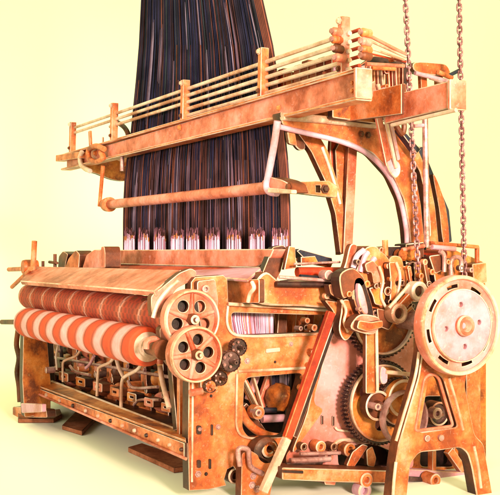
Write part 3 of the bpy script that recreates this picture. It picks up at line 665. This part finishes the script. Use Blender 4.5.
# ================================================================== cloth rolls (rest in the loom's brackets)
def clothroll(A, B, r, band, mat, label, name='cloth_roll', core='cream'):
    """fabric wound in soft bands on a roller from A (left) to B (right)"""
    d = (B-A); Ln = d.length; n = 40; bm = bmesh.new(); ax = d.normalized(); a, b = frame_of(ax); rings = []
    k = int(Ln/band*20); prof = [(r*.72, 0), (r*.93, .012)]
    for i in range(1, k):
        s = Ln*i/k; prof.append((r*(.95+.05*abs(math.sin(PI*s/band*2))), s))
    prof += [(r*.95, Ln-.012), (r*.74, Ln)]
    for rr, s in prof: rings.append([bm.verts.new(A+ax*s+(a*math.cos(2*PI*q/n)+b*math.sin(2*PI*q/n))*rr*(1+.006*math.sin(5*q+s*9))) for q in range(n)])
    for i in range(len(rings)-1):
        for q in range(n): bm.faces.new((rings[i][q], rings[i][(q+1) % n], rings[i+1][(q+1) % n], rings[i+1][q]))
    t = thing(name, (A+B)/2, label, 'cloth roll', 'cloth rolls on the loom')
    fin('cloth', bm, mat, t, 60)
    lathe('core', [(0, -.05), (r*.5, -.05), (r*.5, 0), (r*.74, 0.002), (r*.74, Ln-.002), (r*.5, Ln+.0), (r*.5, Ln+.03), (r*.2, Ln+.03), (0, Ln+.03)], A, ax, core, t, 32)
    return t
stripes('cloth_stripe', [(0., (.50, .17, .10)), (.07, (.70, .44, .36)), (.36, (.76, .56, .50)), (.46, (.58, .22, .12)), (.50, (.24, .035, .012)), (.56, (.60, .06, .008)), (.86, (.62, .08, .01)), (.94, (.38, .045, .012)), (1., (.50, .17, .10))], .265, -.25)
stripes('cloth_dark_stripe', [(0., (.42, .045, .008)), (.50, (.34, .026, .005)), (.70, (.50, .12, .04)), (.76, (.66, .38, .24)), (.82, (.68, .42, .28)), (.90, (.50, .12, .04)), (1., (.42, .06, .014))], .265, -.25, .05, .05)
A, B = ony(27, 322, -.20), ony(148, 347, -.20)
clothroll(A, B, 20.5*mpp(B), .265, 'cloth_stripe', 'lower fat roll of cloth banded in pale pink and orange')
A, B = ony(30, 296, -.10), ony(178, 318, -.10)
clothroll(A, B, 19*mpp(B), .265, 'cloth_dark_stripe', 'upper roll of dark orange-red cloth with thin cream rings, under the breast board', core='pink')

# ================================================================== warp yarn seen through the side openings
def strands(name, edges, Y0, dy, n, mats, w, rad, parent=None, ax='y', jit=.6, seed=1):
    """many thin cords; edges = list of (y_px, xl_px, xr_px)"""
    rg = random.Random(seed); bm = bmesh.new()
    for i in range(n):
        t = min(1, max(0, (i+rg.random())/n)); Y = Y0+rg.uniform(-dy, dy); mi = rg.choices(range(len(mats)), w)[0]; j = 0; P = []
        off = rg.gauss(0, .006)
        for (yp, xl, xr_) in edges:
            j += rg.gauss(0, jit*.3)
            x = xl+(xr_-xl)*min(1, max(0, t+off*rg.uniform(.3, 1)))+j*.5
            P.append(ony(x, yp, Y) if ax == 'y' else onx(x, yp, Y))
        r = rad*rg.uniform(.6, 1.3)
        add_tube(bm, P, r, 4, mi, False)
    return fin(name, bm, mats, parent)
ym = ['yarn_pink', 'yarn_mauve', 'yarn_white', 'yarn_rust']
o = strands('warp_yarn', [(303, 226, 273), (320, 226, 273), (337, 230, 273)], -.07, .012, 190, ym, (5, 2.4, 4, 1.2), .0026, None, 'x', .5, 3)
setlabel(o, 'pale pink upright yarn seen through the upper opening of the side frame', 'yarn', None, 'stuff')
plate('yarn_backing', PX(-.42, [(222, 300), (330, 302), (322, 338), (226, 338)]), 'x', -.42, .02, 'brown', loom)
o = strands('warp_yarn', [(368, 271, 291), (384, 272, 291), (396, 273, 290)], -.12, .02, 26, ['yarn_grey', 'yarn_mauve', 'cord_black'], (4, 2, 2), .008, None, 'x', .5, 4)
setlabel(o, 'grey-brown yarn hanging in the lower opening behind the red stick', 'yarn', None, 'stuff')
plate('inner_panel', PX(-.5, [(236, 368), (312, 365), (300, 445), (240, 445)]), 'x', -.5, .02, 'dark', loom)  # dark sheet painted as the shade inside the lower opening
plate('inner_panel', PX(-.3, [(272, 305), (336, 306), (322, 338), (276, 338)]), 'x', -.3, .02, 'orange', loom)
for (a, b, w, m) in ((282, 308, 10, 'brown'), (298, 310, 7, 'orange'), (310, 312, 8, 'pink')):
    P = onx(a, b, -.2); bar('upright', P, onx(a-2, 338, -.2), w*mpp(P), .03, m, loom)

# ================================================================== GANTRY
YG = .50
gan = thing('overhead_gantry', (ony(345, 250, YG+.2).x, YG+.3, FLOOR), 'orange overhead iron gantry of long beam, tie rods and curved arch above the loom', 'gantry')
G = gan
beam = plate('front_beam', PY(YG, [(68, 157), (361, 71.5), (361, 97.5), (68, 168.5)]), 'y', YG, .02, 'pink', G, .004)
for (l, r_) in (((65, 155.5), (363, 70)), ((65, 169.5), (363, 98.5))):
    a, b = ony(*l, YG), ony(*r_, YG)
    slab('flange', a+Vector((0, -.035, 0)), b+Vector((0, -.035, 0)), b+Vector((0, .05, 0)), a+Vector((0, .05, 0)), .016, 'orange', beam)
ep = ony(362, 84, YG); h = 27*mpp(ep)
box('end_plate', ep+Vector((.012, -.003, 0)), (.02, .085, h+.015), 'pink', beam)
for (x, y) in ((353, 83), (353, 91), (279, 108), (180, 127.5), (96, 153)):
    c = ony(x, y, YG-.012); bolt(c, (0, -1, 0), 2.3*mpp(c), beam, 'orange')
# rear beam seen under/behind front one
rb = plate('rear_beam', PY(YG+.32, [(100, 160), (404, 84), (404, 114), (330, 124), (100, 172)]), 'y', YG+.32, .03, 'orange', G)
# tie rods and uprights
YT = YG+.03
ends = [(350, 33), (350, 42), (350, 51), (350, 60), (350, 69)]
for k, (x, y) in enumerate(ends):
    a = ony(x, y, YT); stop = (73, 73, 110, 185, 185)[k]
    # the far end lies on the same height
    t = a.z; lo, hi = 60., 200.
    for _ in range(40):
        m_ = (lo+hi)/2; lo, hi = (m_, hi) if ony(stop, m_, YT).z > t else (lo, m_)
    tube('tie_rod', [ony(stop, lo, YT), a], .011, 'worn_lit', G, 8)
    tube('tie_rod', [ony(263, y+(263-350)*(-.0)+0, YT) if 0 else Vector((ony(263, 60, YT).x, YT+.05, t+.02)), a+Vector((0, .05, .02))], .009, 'red', G, 8)
for (x, y0, y1, w) in ((344, 17, 76, 8), (263.5, 48, 97, 7.5), (185.5, 80, 121, 6.5), (114.5, 103, 140, 6.0), (73, 122, 152, 5.2)):
    a = ony(x, y0, YT-.01); b = ony(x-.8, y1, YT-.01)
    u = bar('upright', a, b, w*mpp(a), .045, 'orange' if x < 300 else 'pink', G, side=(0, 1, 0))
    bolt(a+Vector((0, -.025, -.02)), (0, -1, 0), .012, u, 'worn_lit')
    bolt(b+Vector((0, -.025, .03)), (0, -1, 0), .010, u, 'brown')
bar('upright', ony(90, 131, YT), ony(91, 150, YT), .03, .02, 'orange', G, side=(0, 1, 0))
bar('prong', ony(103, 137, YT), ony(103, 146, YT), .012, .012, 'orange', G, side=(0, 1, 0))
tube('arm_curve', curvepts([ony(a, b, YT+.1) for a, b in ((117, 122), (124, 127), (128, 134), (128, 142))]), .018, 'brown', G)
# left end casting
la = plate('left_arm', PX(ony(84, 160, YG).x, smoothp([(79, 158), (84, 150), (96, 150), (112, 158), (126, 166), (127, 180), (112, 180), (96, 174), (84, 170)])), 'x', ony(84, 160, YG).x, .05, 'amber', G)
tube('end_hook', curvepts([ony(a, b, YG-.05) for a, b in ((104, 149), (96, 146), (89, 150), (89, 158), (96, 162), (103, 158), (101, 152))]), .02, 'orange', G)
bead_l = tube('lip', curvepts([ony(a, b, YG-.04) for a, b in ((82, 152), (80, 158), (82, 166), (90, 171))]), .018, 'worn_lit', G)
bar('end_stub', ony(60, 158.5, YG-.02), ony(84, 155, YG-.02), .05, .07, 'orange', G, side=(0, 1, 0))
p = ony(122, 160, YG+.05); tube('pin', [ony(122, 156, YG), ony(122, 171, YG)], .014, 'steel', G)
# hanger rods and cross tube
YC = .42
tb = tube('cross_tube', [ony(109, 204.5, YC), ony(271, 187.5, YC)], 5.4*mpp(ony(190, 196, YC)), 'pink', G, 24)
tube('hanger_rod', [ony(103, 166, YC-.02), ony(99.5, 206, YC-.02), ony(108, 207, YC)], .014, 'orange', G, 8)
a = ony(109, 204.5, YC); lathe('tube_collar', [(0, -.05), (.046, -.05), (.05, .0), (.05, .02), (0, .02)], a, (1, 0, 0), 'orange', G, 20)
tube('hanger_rod', curvepts([ony(a, b, YC-.05) for a, b in ((277.5, 121), (274, 145), (269, 172), (266.5, 186), (270, 192), (277, 193))]), .017, 'rose', G, 10)
cb = plate('clamp', PY(YC-.01, rnd([(268, 181), (276, 177), (288, 180), (296, 184), (299, 193), (288, 194), (270, 192)], 2)), 'y', YC, .09, 'pink', G)
plate('clamp_bar', PY(YC-.03, rnd([(276, 188), (300, 190), (300, 194), (276, 193)], 1)), 'y', YC-.06, .03, 'worn_lit', cb)
c = ony(290, 187, YC-.05); bolt(c, (0, -1, 0), .016, cb, 'brown')
plate('slotted_bracket', PX(-.02, rnd([(298, 182), (327, 181), (336, 187), (334, 198), (300, 194)], 1.5), rnd([(313, 185.5), (318, 185.5), (318, 193), (313, 192.5)], .8)), 'x', -.02, .05, 'orange', G)
c = onx(325, 189, .01); bolt(c, (1, 0, 0), .016, G, 'brown')
# side arch
XG = -.12
arch = plate('arch', PX(XG,
    rnd([(276, 112), (283, 116), (376, 124), (396, 128), (414, 152), (424, 176), (430, 206), (434, 246), (406, 250), (404, 226), (399, 200), (388, 176), (368, 154), (342, 142), (300, 133), (278, 126)], 4),
    rnd([(408, 160), (415, 172), (423, 205), (425, 236), (419, 236), (416, 205)], 2)), 'x', XG, .09, 'orange', G, .007)
tube('arch_lip', curvepts([onx(a, b, XG+.05) for a, b in ((282, 116.5), (320, 119.5), (376, 125))]), .020, 'cream', arch, 10)
tube('arch_lip', curvepts([onx(a, b, XG+.045) for a, b in ((280, 127), (310, 134), (342, 142), (368, 154), (388, 175), (400, 200), (406, 228), (407, 248))]), .013, 'rose', arch, 10)
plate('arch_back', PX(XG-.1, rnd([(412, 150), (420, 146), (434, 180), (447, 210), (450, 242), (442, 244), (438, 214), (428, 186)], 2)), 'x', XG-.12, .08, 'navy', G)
plate('arch_rib', PX(XG-.1, smoothp([(424, 176), (430, 186), (437, 210), (440, 242), (434, 242), (430, 210)])), 'x', XG-.04, .04, 'orange', G)
for (x, y) in ((361, 134), (368, 135)):
    c = onx(x, y, XG+.045); bolt(c, (1, 0, 0), .012, arch, 'brown')
# post and braces down to the loom
post = plate('post', PX(-.2, [(335, 150), (340, 141), (348, 143), (346, 252), (340, 255)]), 'x', -.22, .05, 'orange', G)
plate('post_face', PX(-.16, [(348, 146), (357, 148), (352, 254), (343, 254)]), 'x', -.17, .03, 'pink', G)
plate('brace_leg', PX(-.2, rnd([(292, 129), (318, 138), (326, 152), (333, 176), (340, 198), (344, 252), (338, 254), (333, 214), (324, 184), (309, 152)], 3)), 'x', -.2, .05, 'orange', G)
tube('bead', curvepts([onx(a, b, -.17) for a, b in ((322, 147), (329, 166), (337, 192), (340, 204))]), .008, 'worn_lit', G, 8)
cl('brace_gusset', [(330, 138), (338, 150), (340, 172), (334, 178), (329, 160)], -.24, .03, 'red', parent=G)
cl('brace_gusset', [(292, 131), (300, 136), (304, 148), (298, 150), (292, 142)], -.2, .03, 'brown', parent=G)
cl('hanging_pad', [(286, 132), (294, 133), (296, 146), (288, 144)], -.1, .03, 'orange', False, parent=G)
plate('slit', PX(-.22, [(342, 172), (345, 172), (344, 200), (342, 204)]), 'x', -.185, .01, 'navy', G)
# rear side beam (right) with end cap
rx = plate('side_box_beam', PY(.86, [(392, 97), (455, 82), (455, 109), (392, 124)]), 'y', .86, .08, 'pink', G, .006)
e = ony(455.2, 95.5, .86); box('end_cap', e+Vector((.012, 0, 0)), (.02, .09, 30*mpp(e)), 'pink', rx)
tube('lip', [ony(392, 125, .81), ony(456, 110, .81)], .009, 'worn_lit', rx, 8)
cl('top_bar', [(412, 63), (436, 64), (444, 67), (446, 76), (430, 76), (412, 72)], -.05, .06, 'orange', parent=G)
for (a, b, a2, b2, r, m) in ((415, 73, 447, 81, 2.2, 'rose'), (430, 78, 448, 84, 1.6, 'steel'), (448, 76, 460, 70, 2, 'navy'), (438, 72, 452, 78, 2.5, 'orange')):
    p = onx(a, b, .0); tube('rod', [p, onx(a2, b2, .0)], r*mpp(p), m, G)
for a in (422, 438): bar('bracket', onx(a, 70, -.05), onx(a+1, 92, -.05), .04, .03, 'orange', G)
# jacquard lever head at the near end
hs = [(a, b) for a in (352,) for b in (31, 41, 51, 60)]
for k, (a, b) in enumerate(((337, 32), (337, 40), (338, 49), (340, 58), (366, 33), (366, 42), (366, 56), (366, 50))):
    c = ony(a, b, YG-.02); o = lathe('pivot_roller', [(0, -.03), (.012, -.03), (.019, -.022), (.019, .022), (.012, .03), (0, .03)], c, (.25, -1, 0), ['pink', 'orange', 'brown', 'pink', 'orange', 'pink', 'brown', 'orange'][k], G, 16)
    lathe('roller_cap', [(.012, 0), (.012, .008), (0, .01)], c+Vector((.008, -.03, 0)), (.25, -1, 0), 'steel', o, 12)
for (a, b, a2, b2, r, m, X) in ((366, 34, 405, 54, 1.8, 'pink', .25), (368, 40, 406, 57, 1.3, 'cream', .25), (370, 48, 404, 60, 1.3, 'cream', .28), (372, 54, 406, 62, 1.0, 'red', .25), (366, 64, 404, 66, 2.0, 'pink', .22),
                             (372, 68, 395, 69, 2.0, 'orange', .25), (336, 86, 336, 64, 3.5, 'rose', .2), (326, 90, 326, 72, 4.0, 'pink', .1), (362, 66, 364, 76, 3.0, 'rose', .3)):
    p = onx(a, b, X); tube('lever_rod', [p, onx(a2, b2, X)], r*mpp(p), m, G)
cl('head_shade', [(352, 70), (372, 56), (406, 60), (408, 100), (372, 104), (352, 84)], .03, .03, 'dark', False, parent=G)  # dark sheet stands for the shade inside the lever head
for k in range(11):
    a = 366+k*3.6; P = onx(a, 62+random.uniform(0, 5), .12); bar('jack', P, onx(a+random.uniform(-1, 3), 98, .12), random.uniform(1.3, 2.2)*mpp(P), .02, random.choice(['pink', 'orange', 'amber', 'cream', 'red']), G)
cl('head_plate', [(350, 76), (372, 60), (404, 62), (408, 118), (372, 124), (330, 118), (330, 108)], -.02, .05, 'amber', False, parent=G)
cl('head_plate', [(374, 100), (398, 96), (398, 120), (376, 122)], .02, .04, 'brown', False, parent=G)
cl('cream_box', [(378, 92), (402, 84), (404, 93), (380, 102)], .2, .06, 'cream', False, parent=G)
for k in range(14):
    a, b = random.uniform(372, 410), random.uniform(58, 118); c = onx(a, b, .05+random.uniform(-.03, .1))
    boss('boss', c, (1, 0, 0), random.uniform(1.4, 3)*mpp(c), .04, random.choice(['orange', 'red', 'pink', 'brown', 'steel']), G)
for k in range(9):
    a = 268+k*8; c = ony(a, 86-(a-268)*.27+random.uniform(-3, 3), YG+.12); h = random.uniform(.04, .09)
    box('small_block', c, (.06, .04, h*1.6), random.choice(['red', 'orange', 'pink']), G)
bar('link_rod', onx(371, 82, .2), onx(388, 165, .1), .034, .02, 'pink', G); bar('link_rod', onx(378, 84, .22), onx(396, 168, .12), .016, .016, 'cream', G)
bar('link_rod', onx(383, 88, .18), onx(398, 160, .1), .02, .02, 'rose', G)
cl('rod_end', [(385, 158), (397, 162), (399, 172), (394, 178), (387, 170)], .1, .03, 'rose', parent=G)
# light side rod frame near chain
tube('guide_rod', [onx(425, 118, .1), onx(427, 247, .1)], .015, 'steel', G, 8)
tube('guide_rod', [onx(414, 126, .1), onx(426, 125, .1)], .010, 'rose', G, 8)
tube('curved_strap', curvepts([onx(a, b, .02) for a, b in ((394, 122), (402, 134), (404, 124), (398, 118))]), .014, 'brown', G, 8)
plate('strap', PX(-.0, [(396, 130), (404, 134), (418, 150), (414, 154)]), 'x', .0, .05, 'navy', G)

# ================================================================== harness
hn = thing('harness_curtain', ony(205, 247, .62), 'tall dark curtain of fine harness cords hanging down into the loom', 'harness')
YH = .62
EH = [(-190, 158, 236), (-45, 146, 255), (0, 142, 262), (45, 140, 272), (80, 137, 277.5), (110, 134, 282), (140, 131, 285), (160, 127.5, 287), (180, 125.5, 288.5), (200, 124.5, 289), (222, 124, 289.5), (262, 124, 290)]
cm = ['cord_navy', 'cord_black', 'cord_brown', 'cord_mauve', 'cord_pale', 'cord_rust', 'cord_green']
def cords(name, n, Y0, dy, rad, wt, wb, seed, jit):
    rg = random.Random(seed); bm = bmesh.new()
    for i in range(n):
        t = (i+rg.random())/n; Y = Y0+rg.uniform(-dy, dy); j = 0; P = []; off = rg.gauss(0, .008); ph = rg.uniform(0, 6)
        for q, (yp, xl, xr_) in enumerate(EH):
            j = jit*math.sin(ph+q*.55)
            P.append(ony(min(xr_, max(xl, xl+(xr_-xl)*(t+off*q/10)+j)), yp, Y))
        k = rg.choice((3, 4, 5, 6, 6, 7, 7, 8)); r = rad*rg.uniform(.55, 1.3)
        add_tube(bm, P[:k+1], r, 4, rg.choices(range(7), wt)[0], False); add_tube(bm, P[k:], r*.95, 4, rg.choices(range(7), wb)[0], False)
    o = fin(name, bm, cm, hn); o['kind'] = 'stuff'
cords('front_cords', 1900, YH, .03, .0024, (8, 9, 3.0, 1.0, .25, .3, 3), (3, 3, 6.5, 5.5, .6, 2.2, .8), 11, .35)
cords('inner_cords', 420, YH+.08, .02, .009, (4, 5, 2.5, .2, 0, 0, 1.5), (2, 3, 6, 3, 0, .8, 0), 13, .3)
# pale cords crossing the fan at their own slant, in bunches
rg = random.Random(5); bm = bmesh.new()
for q in range(26):
    t0 = rg.random(); y0 = rg.uniform(-40, 190); ln = rg.uniform(40, 130)
    for k in range(rg.choice((1, 1, 2, 3))):
        P = []; a = t0+rg.uniform(-.012, .012)
        for i in range(6):
            y = y0+ln*i/5+rg.uniform(-6, 6)*(i in (0, 5)); y = min(y, 246)
            m = [e for e in EH if e[0] <= y][-1]; n = [e for e in EH if e[0] > y][0]; f = (y-m[0])/(n[0]-m[0])
            xl = m[1]+(n[1]-m[1])*f; xr_ = m[2]+(n[2]-m[2])*f
            P.append(ony(xl+(xr_-xl)*min(.985, max(.015, a+(t0-.35)*.035*i/5)), y, YH-.04))
        add_tube(bm, P, [.001, .0028, .0034, .0034, .0028, .001], 4, rg.choices((0, 1), (3, 2))[0], False)
o = fin('pale_cords', bm, ['cord_pale', 'cord_mauve'], hn); o['kind'] = 'stuff'
bm = bmesh.new()
for k in range(9): add_tube(bm, [ony(e[2]-1-k*.8, e[0], YH-.045) for e in EH], .0045, 4, k % 2, False)
fin('edge_cords', bm, ['cord_rust', 'cord_brown'], hn)['kind'] = 'stuff'
xs = [130, 145, 162, 182, 202.5, 215, 237, 259, 280]
xs = [129.5, 144, 160, 177.5, 193, 212.5, 234, 257, 280]
for i, x in enumerate(xs):
    w = 5.0+2.6*i/8; rg = random.Random(40+i); bm = bmesh.new()
    top = 236
    for k in range(60):
        xx = x+(k/59-.5)*2*w+rg.uniform(-.4, .4); Y = YH-.06+rg.uniform(-.02, .02); e = abs(k/29.5-1)**2*2
        y1, y2, y3 = 230+rg.uniform(-3, 3), top-1+rg.uniform(-2, 2)+e, top+2.5+rg.uniform(-2, 2)+e
        A_, B_, C_, D_ = ony(xx+rg.uniform(-.6, .6), y1, Y), ony(xx+rg.uniform(-.3, .3), y2, Y), ony(xx, y3, Y), ony(xx, 261, Y)
        add_tube(bm, [A_, B_], [.0008, .003], 4, rg.choice((2, 4, 4)), False); add_tube(bm, [B_, C_], .0034, 4, rg.choices((3, 2, 1), (4, 3, 3))[0], False)
        add_tube(bm, [C_, D_], .0034, 4, rg.choices((0, 1, 2), (6, 5, 1.2))[0], False)
    fin('heddle_bundle', bm, ['yarn_white', 'yarn_pink', 'yarn_mauve', 'yarn_rust', 'cord_brown'], hn)

# ================================================================== chains
def chain(A, B, label, pitch_px):
    d = B-A; pitch = pitch_px*mpp(A); n = int(d.length/pitch); ax = d.normalized(); pitch = d.length/n
    t = thing('hanging_chain', B, label, 'chain', 'chains hanging beside the gantry')
    mes = []
    a = (R-ax*R.dot(ax)).normalized(); b = a.cross(ax).normalized()
    ln, wd, r = pitch*.74, pitch*.38, pitch*.17
    for tw in (0, 1):
        u = a if tw == 0 else b; bm = bmesh.new(); m = 18; P = []
        for k in range(m):
            th = 2*PI*k/m; cx_, sx_ = math.cos(th), math.sin(th)
            P.append(ax*((ln-wd)*(1 if cx_ > 0 else -1)*min(1, abs(cx_)*3)+wd*cx_)*.98+u*wd*sx_)
        rings = []
        for k in range(m):
            dd = (P[(k+1) % m]-P[k-1]).normalized(); nn = (b if tw == 0 else a); s_ = dd.cross(nn).normalized()
            rings.append([bm.verts.new(P[k]+(nn*math.cos(2*PI*q/8)+s_*math.sin(2*PI*q/8))*r) for q in range(8)])
        for k in range(m):
            for q in range(8): bm.faces.new((rings[k][q], rings[k][(q+1) % 8], rings[(k+1) % m][(q+1) % 8], rings[(k+1) % m][q]))
        bmesh.ops.recalc_face_normals(bm, faces=bm.faces)
        me = bpy.data.meshes.new('link'); bm.to_mesh(me); bm.free(); me.materials.append(MATS['chainmetal'])
        for p in me.polygons: p.use_smooth = True
        mes.append(me)
    for i in range(n+1):
        o = bpy.data.objects.new('link', mes[i % 2]); COL.objects.link(o); o.parent = t; o.location = A+ax*pitch*i-wl(t)
chain(onx(400.5, -105, .22), onx(419, 288, .22), 'heavy link chain passing in front of the gantry head, left of the two', 5.6)
chain(onx(457, -105, .18), onx(464.5, 276, .18), 'link chain hanging down past the end of the gantry beam, right of the two', 5.6)

# ================================================================== packing pieces on the floor
def shim(px, label, h=.03):
    P = [onz(a, b, FLOOR+h) for a, b in px]
    bm = bmesh.new(); lo = [bm.verts.new(Vector((p.x, p.y, FLOOR+.001))) for p in P]; hi = [bm.verts.new(p) for p in P]
    bm.faces.new(hi); bm.faces.new(lo[::-1])
    for k in range(len(P)): bm.faces.new((lo[k], lo[(k+1) % len(P)], hi[(k+1) % len(P)], hi[k]))
    bmesh.ops.recalc_face_normals(bm, faces=bm.faces)
    bmesh.ops.bevel(bm, geom=bm.edges[:], offset=.003, segments=1, affect='EDGES', material=1)
    o = fin('floor_plank', bm, ['wood', 'brown'], None); setlabel(o, label, 'plank', 'planks under the loom')
shim([(18, 413), (60, 409), (62, 414), (54, 418.5), (18, 418.5)], 'low wooden plank under the far left foot of the loom')
shim([(62, 425), (76, 411), (96, 417), (82, 431)], 'short dark wooden plank just right of the far left foot')
shim([(128, 447), (142, 443), (188, 459), (186, 466), (174, 467.5)], 'longer reddish wooden plank under the middle of the foot rail')

# ================================================================== light, world, camera
w = bpy.data.worlds.new('World'); S.world = w; w.use_nodes = True
bg = w.node_tree.nodes['Background']; bg.inputs['Color'].default_value = (1.0, 1.0, .432, 1); bg.inputs['Strength'].default_value = 1.5
def area(name, loc, target, size, power, col, spread=180):
    l = bpy.data.lights.new(name, 'AREA'); l.shape = 'SQUARE'; l.size = size; l.energy = power; l.color = col; l.spread = math.radians(spread)
    o = bpy.data.objects.new(name, l); COL.objects.link(o); o.location = loc
    o.rotation_euler = (Vector(target)-Vector(loc)).to_track_quat('-Z', 'Y').to_euler(); return o
area('key_lamp', (7.5, -.6, 2.7), (-.4, .7, 1.3), 1.2, 92, (1, .76, .52), 34)
area('front_lamp', (1.0, -4.6, 1.6), (-1.2, .2, 1.4), 1.0, 26, (1, .80, .66), 50)

cam = bpy.data.cameras.new('camera'); co = bpy.data.objects.new('camera', cam); COL.objects.link(co)
co.location = CAM; co.rotation_euler = F.to_track_quat('-Z', 'Y').to_euler()
cam.sensor_width = 36; cam.sensor_fit = 'HORIZONTAL'; cam.lens = 36*FP/500; cam.shift_y = (HY-247.5)/500; cam.clip_end = 200; cam.clip_start = .05
S.camera = co
S.view_settings.view_transform = 'Standard'; S.view_settings.look = 'None'; S.view_settings.exposure = 0; S.view_settings.gamma = 1
